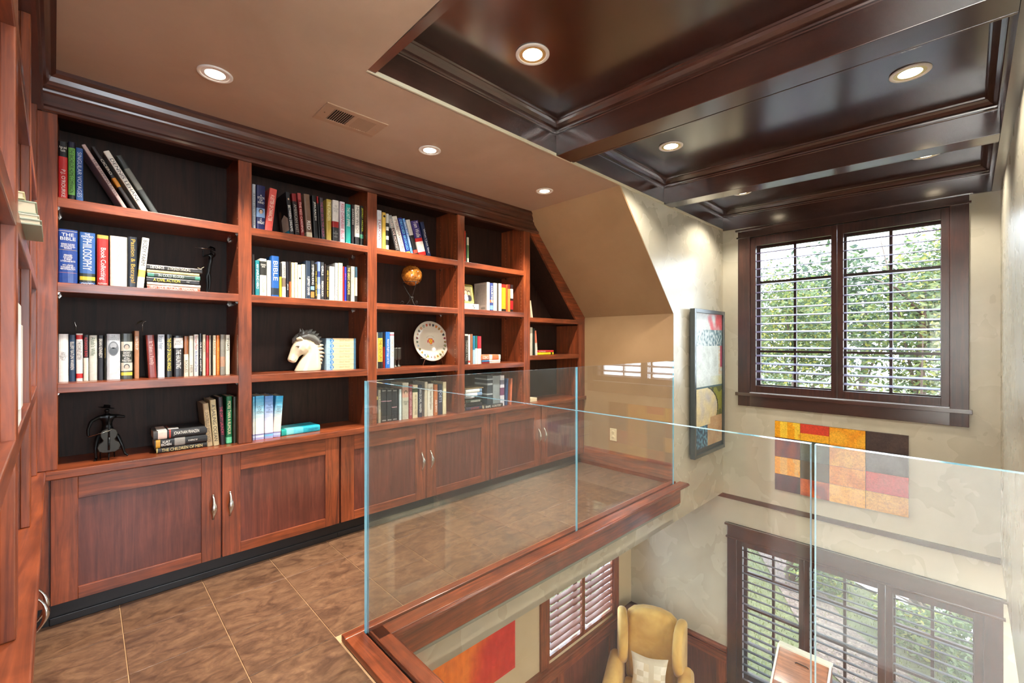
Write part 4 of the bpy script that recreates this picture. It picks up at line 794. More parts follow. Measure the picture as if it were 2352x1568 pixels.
(4,'B',2.548,0.0346,2.8,0.258,0.2409,0,(222,216,204),'white book beside the yellow one on the second shelf of the fourth bay',{}),
(4,'B',2.5851,0.0491,2.8,0.258,0.2374,0,(224,160,36),'golden yellow book with red top on the second shelf of the fourth bay',{'b': [(0.88,1,(180,40,30)),(0,0.1,(30,26,20))]}),
(4,'B',2.6363,0.0189,2.8,0.258,0.2406,0,(190,84,36),'thin burnt orange book on the second shelf of the fourth bay',{}),
(4,'B',2.6573,0.0296,2.8,0.258,0.243,0,(214,136,60),'orange and maroon book on the second shelf of the fourth bay',{'b': [(0.84,1,(110,34,30))]}),
(4,'B',2.6901,0.0326,2.8,0.258,0.2422,0,(40,24,24),'black and red book at the right end on the second shelf of the fourth bay',{'b': [(0.1,0.42,(170,30,34)),(0.5,0.85,(214,204,190))]}),
(4,'C',2.1882,0.0346,2.81,-0.184,0.2437,0,(44,38,32),'black book with a white top on the third shelf of the fourth bay',{'b': [(0.94,1,(220,218,205))],'t': 'THINGS FALL','tc': (170,170,160),'ts': (0.1,0.8)}),
(4,'C',2.2246,0.0207,2.81,-0.184,0.2405,0,(220,214,204),'narrow white book with red foot on the third shelf of the fourth bay',{'s': [(0.05,0.12,(180,60,50))]}),
(4,'C',2.2471,0.0245,2.81,-0.184,0.2443,0,(134,90,60),'brown book on the third shelf of the fourth bay',{}),
(4,'C',2.2734,0.0229,2.81,-0.184,0.2304,0,(150,180,196),'ice blue book with teal top on the third shelf of the fourth bay',{'b': [(0.5,1,(40,110,140))]}),
(4,'C',2.2981,0.0231,2.81,-0.184,0.2306,0,(206,216,206),'white book with dark green top on the third shelf of the fourth bay',{'b': [(0.55,1,(20,90,80))]}),
(4,'C',2.324,0.0398,2.81,-0.184,0.2273,0,(220,214,206),'white book with crimson top on the third shelf of the fourth bay',{'b': [(0.55,1,(170,34,46))]}),
(4,'D',2.4197,0.0634,2.8,-0.558,0.2715,0,(52,62,72),'slate book with pale labels on the worktop of the fourth bay',{'s': [(0.7,0.76,(170,180,186)),(0.86,0.9,(170,180,186)),(0.4,0.44,(170,180,186))]}),
(4,'D',2.4855,0.0776,2.8,-0.558,0.2639,0,(128,136,140),'broad grey book on the worktop of the fourth bay',{}),
(4,'D',2.5683,0.0488,2.8,-0.558,0.264,0,(196,196,206),'white book with maroon picture strips on the worktop of the fourth bay',{'s': [(0.35,0.6,(110,70,100)),(0.7,0.85,(110,110,130))],'t3': [('II',0.92,0.97)]}),
(4,'D',2.6275,0.0261,2.8,-0.558,0.2337,-3,(40,70,110),'thin dark blue book leaning right on the worktop of the fourth bay',{}),
(4,'D',2.6826,0.0213,2.8,-0.558,0.2309,-3,(186,100,70),'thin terracotta book leaning right on the worktop of the fourth bay',{}),
(5,'E',2.9553,0.0231,2.8,0.218,0.1589,10,(214,190,160),'tan book leaning left in the sloping compartment,upper shelf,sloping end bay',{}),
(5,'F',2.9408,0.0321,2.8,-0.128,0.2582,0,(196,190,170),'cream book by the left upright on the lower shelf of the sloping end bay',{}),
(5,'F',2.9758,0.0295,2.8,-0.128,0.2493,0,(24,36,32),'dark green black book on the lower shelf of the sloping end bay',{}),
(5,'F',3.0173,0.0268,2.8,-0.128,0.2283,5,(200,110,84),'salmon and white book leaning left on the lower shelf of the sloping end bay',{'b': [(0,0.5,(214,205,190))]}),
]
# ------------------------------------------------------------------ books
_txt = {}
def text_geo(body):
    if body not in _txt:
        cu = D.curves.new('t', 'FONT'); cu.body = body; cu.resolution_u = 3; cu.align_x = 'CENTER'; cu.space_line = 0.85
        ob = D.objects.new('t', cu); me = D.meshes.new_from_object(ob)
        vs = [(v.co.x, v.co.y) for v in me.vertices]; fs = [tuple(p.vertices) for p in me.polygons]
        D.objects.remove(ob); D.curves.remove(cu); D.meshes.remove(me)
        xs = [v[0] for v in vs]; ys = [v[1] for v in vs]
        _txt[body] = (vs, fs, min(xs), max(xs), min(ys), max(ys))
    return _txt[body]
def put_text(mb, body, u0, u1, v0, v1, place, keep=1.5):
    """fit the word into a box; place(u, v) gives the point"""
    vs, fs, a, b, c, d = text_geo(body)
    su = (u1-u0)/(b-a); sv = (v1-v0)/(d-c)
    if su > sv*keep: su = sv*keep
    if sv > su*2.2: sv = su*2.2
    cu, cv = (u0+u1)/2, (v0+v1)/2
    mb.add([place(cu+(x-(a+b)/2)*su, cv+(y-(c+d)/2)*sv) for x, y in vs], fs)
def add_print(parent, body, colr, u0, u1, v0, v1, place, keep=1.5):
    m = MB(); put_text(m, body, u0, u1, v0, v1, place, keep)
    return m.build('title', ink(colr), parent, origin=(0, 0, 0))
def lerp(a, b, t): return tuple(a[i]+(b[i]-a[i])*t for i in range(3))
def book_shape(w, d, h, col, bands, side=None, sidepic=False):
    """hard cover wrapped round a page block; spine at y=0, rounded"""
    c = lin(col); m = MB(); t = min(0.0022, w*0.18)
    cuts = sorted({0.0, 1.0, *[x for b in bands for x in b[:2]]})
    prof = [(0.0, d), (0.0, 0.006), (w*0.06, 0.0022), (w*0.22, 0.0005), (w*0.5, 0.0), (w*0.78, 0.0005), (w*0.94, 0.0022), (w, 0.006), (w, d)]
    def colat(f):
        r = c
        for b in bands:
            if b[0] <= f <= b[1]: r = lin(b[2])
        return r
    for i in range(len(cuts)-1):
        z0, z1 = cuts[i]*h, cuts[i+1]*h; cc = colat((cuts[i]+cuts[i+1])/2)
        for k in range(len(prof)-1):
            p, q = prof[k], prof[k+1]
            kc = cc
            if k in (0, 7) and side: kc = lin(side)
            m.add([(p[0], p[1], z0), (q[0], q[1], z0), (q[0], q[1], z1), (p[0], p[1], z1)], [(0, 1, 2, 3)], kc, smooth=False)
    # inner faces and edges of the boards
    e = colat(0.5)
    for z in (0.0, h):
        m.add([(0, d, z), (0, 0.006, z), (t, 0.008, z), (t, d, z)], [(0, 1, 2, 3)], e)
        m.add([(w, d, z), (w, 0.006, z), (w-t, 0.008, z), (w-t, d, z)], [(0, 1, 2, 3)], e)
        m.add([(0, 0.006, z), (w*0.22, 0.0005, z), (w*0.78, 0.0005, z), (w, 0.006, z), (w-t, 0.008, z), (t, 0.008, z)], [(0, 1, 2, 3, 4, 5)], colat(0.0 if z == 0 else 1.0))
    m.add([(0, d, 0), (t, d, 0), (t, d, h), (0, d, h)], [(0, 1, 2, 3)], e); m.add([(w, d, 0), (w-t, d, 0), (w-t, d, h), (w, d, h)], [(0, 1, 2, 3)], e)
    m.add([(t, 0.008, 0), (t, d, 0), (t, d, h), (t, 0.008, h)], [(0, 1, 2, 3)], e); m.add([(w-t, 0.008, 0), (w-t, d, 0), (w-t, d, h), (w-t, 0.008, h)], [(0, 1, 2, 3)], e)
    return m, t
def pages_shape(w, d, h, t): return MB().box(t+0.0002, 0.008, 0.003, w-t-0.0002, d-0.004, h-0.003)
def make_book(root, w, d, h, col, o):
    bands = list(o.get('b', []))+list(o.get('s', []))
    g = o.get('grad')
    if g:
        topc = {1: (70, 160, 205), 2: (88, 140, 205), 3: (48, 165, 215)}[g]; mid = {1: (224, 224, 214), 2: (214, 212, 228), 3: (232, 214, 200)}[g]; low = {1: (190, 205, 225), 2: (110, 175, 215), 3: (170, 190, 225)}[g]
        bands = [(0.0, .05, (150, 150, 190)), (.05, .1, low), (.1, .13, (120, 120, 165))]
        for k in range(12):
            f0, f1 = .13+.87*k/12, .13+.87*(k+1)/12
            bands.append((f0, f1, lerp(mid, topc, max(0, (k-3)/8))))
    m, t = book_shape(w, d, h, col, bands, o.get('cov'))
    m.build('cover', cover, root, origin=(0, 0, 0))
    pages_shape(w, d, h, t).build('pages', pages, root, origin=(0, 0, 0))
    tcol = o.get('ttc', o.get('tc', 'w'))
    y = -0.0006
    def vert(a, b, body, colr, keep=1.5):
        # reads from the top down: u runs down the spine, v towards +x
        add_print(root, body, colr, -b*h, -a*h, w*0.22, w*0.78, lambda u, v: (v, y, -u), keep)
    if o.get('t'):
        a, b = o.get('ts', (.1, .9)); vert(a, b, o['t'], tcol)
    if o.get('tb'): vert(o['tb'][2], o['tb'][3], o['tb'][0], o['tb'][1])
    if o.get('t2'):
        bd, a, b = o['t2']; add_print(root, bd, o.get('tc', 'w'), w*.1, w*.9, a*h, b*h, lambda u, v: (u, y, v), 3)
    for (bd, a, b) in o.get('t3', []): add_print(root, bd, o.get('tc', 'w'), w*.12, w*.88, a*h, b*h, lambda u, v: (u, y, v), 3)
    if o.get('ov'):
        a, b = o['ov']; c = ((a+b)/2)*h; rr = (b-a)*h/2
        m = MB().disc((w/2, y, c), w*.38, rr, 'y', 24, lin((96, 98, 100))); m.disc((w/2, y-.0002, c-rr*.35), w*.30, rr*.5, 'y', 20, lin((60, 62, 62))); m.disc((w/2, y-.0002, c+rr*.4), w*.24, rr*.4, 'y', 20, lin((150, 152, 154)))
        m.build('oval_picture', cover, root, origin=(0, 0, 0))
    if o.get('face'):
        m = MB()
        for f in o['face']:
            c = f*h
            m.disc((w*.5, y-.0001, c+w*.08), w*.26, w*.30, 'y', 18, lin((40, 34, 30))); m.disc((w*.5, y-.0003, c), w*.18, w*.26, 'y', 18, lin((200, 170, 145)))
            m.disc((w*.43, y-.0005, c+w*.04), w*.03, w*.02, 'y', 8, lin((30, 25, 25))); m.disc((w*.57, y-.0005, c+w*.04), w*.03, w*.02, 'y', 8, lin((30, 25, 25)))
            m.disc((w*.5, y-.0005, c-w*.13), w*.05, w*.015, 'y', 8, lin((140, 70, 60)))
        m.build('portrait', cover, root, origin=(0, 0, 0))
    if o.get('dot'):
        MB().disc((w/2, y, o['dot']*h), w*.3, w*.3, 'y', 20, lin((24, 22, 22))).build('dot', cover, root, origin=(0, 0, 0))
    if o.get('covp'):       # picture on the left board: dark birdcage scene over white and teal
        x = -0.0004; m = MB()
        def q(a0, a1, b0, b1, c): m.add([(x, a0*d, b0*h), (x, a1*d, b0*h), (x, a1*d, b1*h), (x, a0*d, b1*h)], [(0, 1, 2, 3)], lin(c))
        q(.04, .98, .02, .98, (24, 22, 24)); x -= 0.0002
        m.add([(x, .05*d, .10*h), (x, .95*d, .08*h), (x, .95*d, .30*h), (x, .7*d, .45*h), (x, .4*d, .52*h), (x, .05*d, .40*h)], [(0, 1, 2, 3, 4, 5)], lin((224, 214, 196)))
        x -= 0.0002; q(.04, .98, .03, .13, (20, 140, 176)); q(.3, .9, .03, .08, (200, 230, 236)); x -= 0.0002
        m.disc((x, .80*d, .56*h), .13*d, .09*h, 'x', 20, lin((120, 84, 62))); x -= 0.0002
        q(.72, .95, .16, .5, (96, 66, 50)); m.build('cover_picture', cover, root, origin=(0, 0, 0))
    if o.get('covt'):       # lines of small print and a bar code on the left board
        x = -0.0004; m = MB(); rnd = random.Random(3)
        for k in range(16):
            z = h*(.9-.045*k); m.add([(x, d*.12, z), (x, d*(.8+.1*rnd.random()), z), (x, d*.88, z+.0022), (x, d*.12, z+.0022)], [(0, 1, 2, 3)], lin((110, 100, 92)))
        for k in range(9): m.add([(x, d*(.16+.035*k), h*.06), (x, d*(.175+.035*k), h*.06), (x, d*(.175+.035*k), h*.13), (x, d*(.16+.035*k), h*.13)], [(0, 1, 2, 3)], lin((30, 28, 26)))
        m.build('back_cover_print', cover, root, origin=(0, 0, 0))
GROUP = {'A': 'books on the top shelves of the bookcase', 'B': 'books on the second shelves of the bookcase', 'C': 'books on the third shelves of the bookcase',
         'D': 'books standing on the worktop', 'E': 'books in the sloping end bay', 'F': 'books in the sloping end bay'}
for (bay, sh, x0, w, y, z, h, lean, colr, label, o) in BOOKS:
    root = D.objects.new('book', None); COL.objects.link(root); root.empty_display_size = 0.05
    tag(root, label, 'book', GROUP[sh])
    d = 0.17 if h > 0.2 else 0.14
    if lean >= 0: root.location = (x0, y, z+0.0004)
    else: root.location = (x0+w/math.cos(R(-lean))-w*math.cos(R(lean)), y, z+0.0004+w*math.sin(R(-lean)))
    root.rotation_euler = (0, -R(lean), 0)
    make_book(root, w-0.0012, d, h, colr, o)

def flat_book(F_, p, L, dep, th, col, label, text=None, tc='w', group=None, rot=0.0, bands=(), up=False, o=None, cat='book', name='book'):
    """a book lying down: spine towards -y, length along x, p = left front bottom corner"""
    root = D.objects.new(name, None); COL.objects.link(root)
    tag(root, label, cat, group)
    root.location = F_.M @ Vector(p); root.rotation_euler = (0, 0, F_.rot+rot)
    m, t = book_shape(th, dep, L, col, bands)
    # stand-up frame -> lying: z (length) -> x, x (thickness) -> z
    Mx = Matrix(((0, 0, 1, 0), (0, 1, 0, 0), (1, 0, 0, 0), (0, 0, 0, 1)))
    m.xform(Mx).build('cover', cover, root, origin=(0, 0, 0))
    pages_shape(th, dep, L, t).xform(Mx).build('pages', pages, root, origin=(0, 0, 0))
    if text:
        for (bd, c, a, b) in text:
            s_ = -1 if up else 1
            def pl(u, v, a=a, b=b, s_=s_):
                cu = (a+b)/2*L
                return (cu+(u-cu)*s_, -0.0006, th/2+(v-th/2)*s_)
            add_print(root, bd, c, a*L, b*L, th*.2, th*.8, pl, 1.8)
    return root
# second shelf, first bay: five books lying in a pile
g = 'books piled flat in the first bay'
z = 0.2585
pile = [(0.214, 0.215, .022, (176, 84, 58), 'terracotta book lying at the bottom of the pile beside the white leaning book', [('HIGH TIDE IN TUCSON - KINGSOLVER', 'w', .05, .95)], False),
        (0.214, 0.217, .014, (226, 218, 196), 'thin white book lying second from the bottom of the five-book pile', None, False),
        (0.212, 0.214, .025, (26, 24, 26), 'black book with yellow capitals lying in the middle of the pile', [('A CIVIL ACTION', (225, 215, 60), .12, .62), ('VINTAGE', 'w', .74, .8)], False),
        (0.215, 0.214, .022, (40, 62, 54), 'dark green book with teal ends lying fourth from the bottom of the pile', [('IN COLD BLOOD', (200, 210, 200), .2, .68)], False),
        (0.214, 0.212, .014, (222, 198, 136), 'thin straw yellow book lying under the topmost black book', None, False),
        (0.212, 0.226, .026, (34, 32, 32), 'black book lying on top of the pile with upside-down lettering', [("SCHINDLER'S", 'w', .06, .3), ('THOMAS KENEALLY', (200, 195, 180), .36, .78)], True)]
for (x, L, th, c, lab, tx, up) in pile:
    b_ = [(0, .12, (60, 130, 110)), (.9, 1, (60, 130, 110))] if 'teal ends' in lab else ()
    flat_book(WORLD, (x, 2.80, z), L, .15, th-.0006, c, lab, tx, group=g, up=up, bands=b_); z += th
MB().tube([(0.418, 2.797, 0.385), (0.430, 2.795, 0.380), (0.445, 2.794, 0.392)], 0.0012, 6).build('bookmark_ribbon', plain('ribbon', (210, 195, 160), 0.6))
D.objects['bookmark_ribbon'].name = 'bookmark'; tag(D.objects['bookmark'], 'pale bookmark ribbon curling out of the topmost piled book', 'bookmark')
# worktop, first bay: three thick black books
z = WT+0.0006; g = 'black books piled on the worktop'
for (x, L, th, c, lab, tx, bd) in [(0.250, 0.210, .026, (26, 25, 24), 'black book with gilt border lying at the bottom of the worktop pile', [('THE CHILDREN OF MEN', (200, 180, 120), .1, .9)], [(0, .02, (190, 170, 100))]),
                              (0.243, 0.218, .042, (22, 21, 22), 'black book with a yellow block and photo in the middle of the worktop pile', [('KURT\nEICHEN', 'w', .12, .3), ('CONSPIRACY OF', 'w', .62, .8)], [(.02, .1, (190, 140, 40)), (.36, .56, (130, 126, 120))]),
                              (0.238, 0.222, .044, (28, 27, 28), 'thick black book with white capitals on top of the worktop pile', [('JONATHAN FRANZEN', 'w', .36, .84)], [(0, .12, (60, 56, 54)), (.08, .24, (214, 190, 176)), (.28, .31, (170, 60, 40))])]:
    flat_book(WORLD, (x, 2.80, z), L, .155, th-.0008, c, lab, tx, group=g, bands=bd); z += th
MB().box(0.252, 2.81, z+.0003, 0.290, 2.86, z+.0012).box(0.298, 2.81, z+.0003, 0.34, 2.86, z+.0012).build('note_card', plain('white_card', (225, 222, 214), 0.6), None)
tag(D.objects['note_card'], 'two small white cards lying on the top black book', 'card')
# audio cases beside the horse: six cream and blue boxes
z = SHZ[2]+0.0006; g = 'cream and blue boxed sets stacked beside the horse head'
words = ['bottom', 'second from the bottom', 'third from the bottom', 'fourth from the bottom', 'fifth from the bottom', 'topmost']
for k in range(6):
    th = (.0335, .0325, .036, .0345, .036, .033)[k]
    t = WORLD.thing('boxed_set', 'cream and blue boxed set, %s of the six stacked beside the horse' % words[k], 'box', (1.205, 2.86, z), g)
    m = MB()
    segs = [(1.107, 1.131, (150, 178, 196)), (1.131, 1.146, (120, 158, 186)), (1.146, 1.287, (226, 200, 156)), (1.287, 1.303, (70, 110, 134))]
    for (a, b, c) in segs: m.box(a, 2.86, z, b, 3.02, z+th-.001, lin(c))
    m.build('case', cover, t)
    MB().disc((1.142, 2.8595, z+th/2), .0125, .0125, 'y', 20, lin((40, 120, 180))).build('badge', cover, t)
    m = MB(); put_text(m, '2', 1.136, 1.148, z+th*.28, z+th*.72, lambda u, v: (u, 2.859, v)); m.build('number', ink('w'), t)
    m = MB(); put_text(m, 'GREAT MINDS', 1.19, 1.26, z+th*.3, z+th*.66, lambda u, v: (u, 2.8595, v)); m.build('title', ink((150, 130, 100)), t)
    z += th
# teal book flat on the worktop, second bay
flat_book(WORLD, (0.826, 2.805, WT+0.0006), 0.225, .15, .036, (40, 160, 180), 'teal and sky blue book lying flat on the worktop by the blue set', [('CANNERY ROW', (30, 90, 120), .68, .95)], bands=[(0, .12, (30, 150, 140)), (.12, .3, (120, 200, 200)), (.3, .55, (90, 185, 200))], rot=R(3))
# fourth bay, third shelf: small pile
z = SHZ[2]+.0006
for (x, L, th, c, lab, tx, bd) in [(2.362, .20, .012, (120, 30, 34), 'thin maroon book at the bottom of the small pile, third shelf, fourth bay', None, [(.4, 1, (216, 210, 196))]),
                                   (2.360, .205, .016, (60, 110, 150), 'blue and cream book in the middle of the small third shelf pile', None, [(.4, 1, (222, 214, 196))]),
                                   (2.355, .212, .044, (206, 104, 64), 'thick orange and white book on top of the small third shelf pile', [('SCIENCE', 'w', .05, .36)], [(.4, .55, (226, 216, 200)), (.9, 1, (226, 216, 200))])]:
    flat_book(WORLD, (x, 2.80, z), L, .15, th-.0008, c, lab, tx, group='small pile on the third shelf of the fourth bay', bands=bd); z += th
# fourth bay, worktop pile
z = WT+.0006; g = 'books piled on the worktop in the fourth bay'
for (x, L, th, c, lab, tx, bd) in [(2.190, .17, .028, (34, 38, 60), 'navy book with red letters at the bottom of the fourth bay worktop pile', [('LE COSTUME', (190, 60, 60), .3, .8)], ()),
                                   (2.192, .168, .030, (28, 28, 30), 'black book second from the bottom of the fourth bay worktop pile', None, ()),
                                   (2.190, .166, .026, (40, 52, 44), 'dark green book in the fourth bay worktop pile under the white dish', [('MYRON BOLITAR', 'w', .3, .9)], ())]:
    flat_book(WORLD, (x, 2.80, z), L, .15, th-.0008, c, lab, tx, group=g, bands=bd); z += th
t = WORLD.thing('dish', 'shallow white and blue dish between the piled books, fourth bay worktop', 'dish', (2.262, 2.87, z))
MB().lathe([(0, .001), (.04, .001), (.062, .014), (.068, .026), (.066, .026), (.058, .015), (.038, .005), (0, .005)], (2.262, 2.87, z), 28).build('bowl', plain('dish_glaze', (220, 224, 230), 0.2), t)
z += .0265
for (x, L, th, c, lab, tx, bd) in [(2.188, .172, .030, (120, 150, 184), 'pale blue book lying on the white dish in the fourth bay', None, [(0, .7, (206, 212, 216))]),
                                   (2.188, .170, .030, (206, 210, 206), 'white book with blue end lying near the top of the pile', None, [(.85, 1, (110, 140, 170))]),
                                   (2.180, .195, .010, (120, 104, 76), 'thin brown folder on the very top of the fourth bay pile', None, ())]:
    flat_book(WORLD, (x, 2.80, z), L, .15, th-.0008, c, lab, tx, group=g, bands=bd); z += th
flat_book(WORLD, (2.366, 2.775, WT+.0006), .205, .15, .030, (24, 26, 30), 'black book with white capitals lying flat beside the fourth bay pile', [('RAPE', 'w', .06, .32), ('A LOVE STORY', 'w', .4, .9)])
# sloping bay: red and yellow books
flat_book(WORLD, (3.028, 2.80, -.1274), .24, .15, .024, (222, 208, 40), 'bright yellow book lying flat in the sloping bay', None, bands=[(.82, .9, (30, 30, 20))])
flat_book(WORLD, (3.030, 2.80, -.1030), .236, .15, .019, (196, 50, 48), 'red book lying on the yellow one in the sloping bay', [('YES YOU CAN', 'w', .1, .5)])
t = WORLD.thing('paper_block', 'small block of cream paper on the worktop in the sloping bay', 'paper', (2.985, 2.84, WT))
MB().box(2.940, 2.80, WT+.0004, 3.030, 2.88, WT+.034).build('sheets', plain('cream_paper', (228, 212, 176), .7), t, bevel=.001)
# bookmark wires above the third shelf books
t = WORLD.thing('bookmark', 'bent wire bookmark standing up behind the navy book', 'bookmark', (-.036, 2.94, 0.06))
MB().tube([(-.036, 2.94, .05), (-.036, 2.94, .075), (-.040, 2.94, .088), (-.041, 2.938, .096)], .0014, 6).build('wire', nickel, t)
t = WORLD.thing('book_light', 'leaf-shaped metal book light on a bent wire above the tan paperback', 'book light', (.206, 2.93, .06))
MB().tube([(.206, 2.93, .05), (.206, 2.93, .085), (.209, 2.93, .098), (.216, 2.93, .104), (.220, 2.93, .103)], .0016, 8).build('stem', nickel, t)
MB().add([(.214, 2.925, .106), (.200, 2.922, .107), (.186, 2.925, .098), (.178, 2.93, .080), (.186, 2.93, .090), (.198, 2.935, .097), (.200, 2.928, .104)], [(0, 1, 6), (1, 2, 6), (2, 5, 6), (5, 0, 6), (2, 3, 4), (2, 4, 5)]).build('leaf', plain('leaf_pewter', (92, 86, 74), .4, .7), t)

# ------------------------------------------------------------------ figures and ornaments
def skin_figure(name, mat, parent, verts, edges, radii, sub=2, origin=(0, 0, 0)):
    me = D.meshes.new(name); me.from_pydata([tuple(Vector(v)-Vector(origin)) for v in verts], edges, [])
    o = D.objects.new(name, me); COL.objects.link(o); o.parent = parent; me.materials.append(mat); o['_o'] = list(origin)
    sk = o.modifiers.new('skin', 'SKIN'); sk.use_smooth_shade = True
    for i, r in enumerate(radii):
        me.skin_vertices[0].data[i].radius = (r, r) if not isinstance(r, tuple) else r
    me.skin_vertices[0].data[0].use_root = True
    sb = o.modifiers.new('sub', 'SUBSURF'); sb.levels = sub; sb.render_levels = sub
    return o
# horse head: cross-sections lofted along the neck and along the face
def loft(mb, secs, seg=20, col=None, pw=2.3):
    """secs: (centre x, z, direction angle of section in xz plane, half length, half width y)"""
    b = len(mb.v); n = len(secs)
    for (cx_, cz_, ang, a, wv) in secs:
        for k in range(seg):
            t_ = 2*PI*k/seg; cu = math.copysign(abs(math.cos(t_))**(2/pw), math.cos(t_))*a; cv = math.copysign(abs(math.sin(t_))**(2/pw), math.sin(t_))*wv
            mb.v.append((cx_+cu*math.cos(ang), cv, cz_+cu*math.sin(ang)))
    for i in range(n-1):
        for k in range(seg): mb.face((b+i*seg+k, b+i*seg+(k+1) % seg, b+(i+1)*seg+(k+1) % seg, b+(i+1)*seg+k), col, True)
    mb.face([b+k for k in range(seg)][::-1], col, True); mb.face([b+(n-1)*seg+k for k in range(seg)], col, True)
hx, hy, hz = 0.995, 2.885, SHZ[2]
horse = WORLD.thing('horse_head', 'cream ceramic horse head with a grey mane on the third shelf', 'figurine', (hx, hy, hz))
cream = plain('cream_glaze', (208, 194, 166), 0.2, coat=0.5); greyg = plain('grey_glaze', (104, 104, 100), 0.25, coat=0.5)
S = 0.00122; U = lambda px: (px-790)*S*0.1; # profile taken from a 1:10 drawing grid
def hp(x, z): return ((x-0.0), z)
m = MB()
def sec(f, k, w_): return ((f[0]+k[0])/2, (f[1]+k[1])/2, math.atan2(k[1]-f[1], k[0]-f[0]), math.hypot(k[0]-f[0], k[1]-f[1])/2, w_)
loft(m, [sec((-.074, .001), (.083, .001), .050), sec((-.066, .022), (.086, .018), .050), sec((-.050, .052), (.085, .042), .047), (sec((-.026, .090), (.080, .082), .042)), sec((-.008, .112), (.077, .118), .038), sec((.000, .132), (.068, .154), .034), sec((-.018, .158), (.052, .180), .031), sec((-.040, .185), (.020, .200), .026)], 24, pw=2.15)
loft(m, [sec((-.036, .212), (.028, .186), .024), sec((-.054, .207), (.020, .142), .036), sec((-.070, .189), (.008, .119), .041), sec((-.083, .166), (-.012, .104), .038), sec((-.093, .142), (-.034, .099), .029), sec((-.100, .116), (-.048, .087), .023), sec((-.108, .092), (-.056, .070), .024), sec((-.112, .076), (-.066, .056), .025), sec((-.107, .063), (-.078, .051), .018), sec((-.098, .057), (-.088, .053), .008)], 24, pw=2.2)
hb = m.xform(Matrix.Translation((hx, hy, hz))).build('head', cream, horse, smooth=True)
rm = hb.modifiers.new('remesh', 'REMESH'); rm.mode = 'VOXEL'; rm.voxel_size = 0.0026; rm.use_smooth_shade = True
sm_ = hb.modifiers.new('smooth', 'SMOOTH'); sm_.factor = 0.5; sm_.iterations = 4
# mane: locks
m = MB(); mg = MB()
lk = [(-.020, .232, .006, .256, .013), (.006, .238, .036, .262, .014), (.026, .232, .058, .250, .014), (.042, .218, .076, .234, .014), (.054, .202, .090, .212, .014), (.064, .182, .100, .184, .013),
      (.066, .160, .104, .158, .013), (.068, .140, .108, .132, .013), (.070, .118, .112, .104, .012), (.072, .096, .104, .080, .012), (.076, .074, .096, .056, .011), (.078, .052, .090, .036, .010)]
for k, (xa, za, xb, zb, r_) in enumerate(lk):
    tgt = mg if k < 6 else m
    for yy in (-.008, .008):
        tgt.tube([(xa-.030, yy*1.6, za-.014), (xa-.010, yy*1.5, za-.004), (xa+.35*(xb-xa), yy*1.1, za+.35*(zb-za)+.001), (xa+.75*(xb-xa), yy*.8, za+.75*(zb-za)+.003), (xb, yy*.4, zb)], [r_*1.1, r_*1.25, r_*1.05, r_*.5, .0012], 10, flat=.8)
for yy in (-.020, 0, .020):
    mg.tube([(-.058, yy*.8, .206), (-.034, yy, .222-abs(yy)*.3), (-.004, yy, .232-abs(yy)*.5), (.028, yy, .222-abs(yy)*.5), (.052, yy, .196-abs(yy)*.3), (.064, yy*.7, .160)], [.010, .017, .022, .023, .020, .012], 12)
mg.tube([(-.080, .012, .172), (-.074, .010, .196), (-.054, .006, .216), (-.020, 0, .234)], [.004, .012, .016, .018], 12)
Mh = Matrix.Translation((hx, hy, hz))
mg.xform(Mh).build('grey_mane', greyg, horse, smooth=True); m.xform(Mh).build('cream_mane', cream, horse, smooth=True)
for s_ in (-1, 1):
    MB().tube([(-.066, s_*.020, .190), (-.064, s_*.028, .200), (-.052, s_*.031, .206), (-.040, s_*.031, .198), (-.036, s_*.030, .188)], [.005, .009, .010, .008, .003], 12).xform(Mh).build('forelock', cream, horse, smooth=True)
    MB().tube([(-.034, s_*.020, .212), (-.030, s_*.023, .234), (-.030, s_*.022, .250), (-.034, s_*.018, .266)], [.010, .012, .008, .001], 12, flat=.6).xform(Mh).build('ear', greyg, horse, smooth=True)
    MB().tube([(-.074, s_*.030, .154), (-.064, s_*.0375, .160), (-.052, s_*.040, .157)], [.002, .004, .002], 8).xform(Mh).build('brow', cream, horse, smooth=True)
    MB().lathe([(0, -.004), (.0045, -.002), (.0055, 0), (.0045, .002), (0, .004)], (-.062, s_*.0355, .151), 12).xform(Mh).build('eye', plain('eye_brown', (90, 70, 50), .3) if s_ < 0 else D.materials['eye_brown'], horse, smooth=True)
    MB().lathe([(0, -.003), (.005, 0), (0, .003)], (-.102, s_*.0205, .070), 10).xform(Mh).build('nostril', plain('nostril_tan', (150, 106, 74), .4) if s_ < 0 else D.materials['nostril_tan'], horse, smooth=True)
    MB().tube([(-.092, s_*.0195, .062), (-.080, s_*.0235, .066), (-.070, s_*.0235, .078)], .0012, 6).xform(Mh).build('mouth', D.materials['nostril_tan'], horse, smooth=True)
# cellist
ox, oy, oz = 0.072, 2.86, WT
cel = WORLD.thing('musician_statuette', 'black metal statuette of a seated figure playing a cello on the worktop', 'statuette', (ox, oy, oz))
def P_(l): return [(x+ox, y+oy, z+oz) for x, y, z in l]
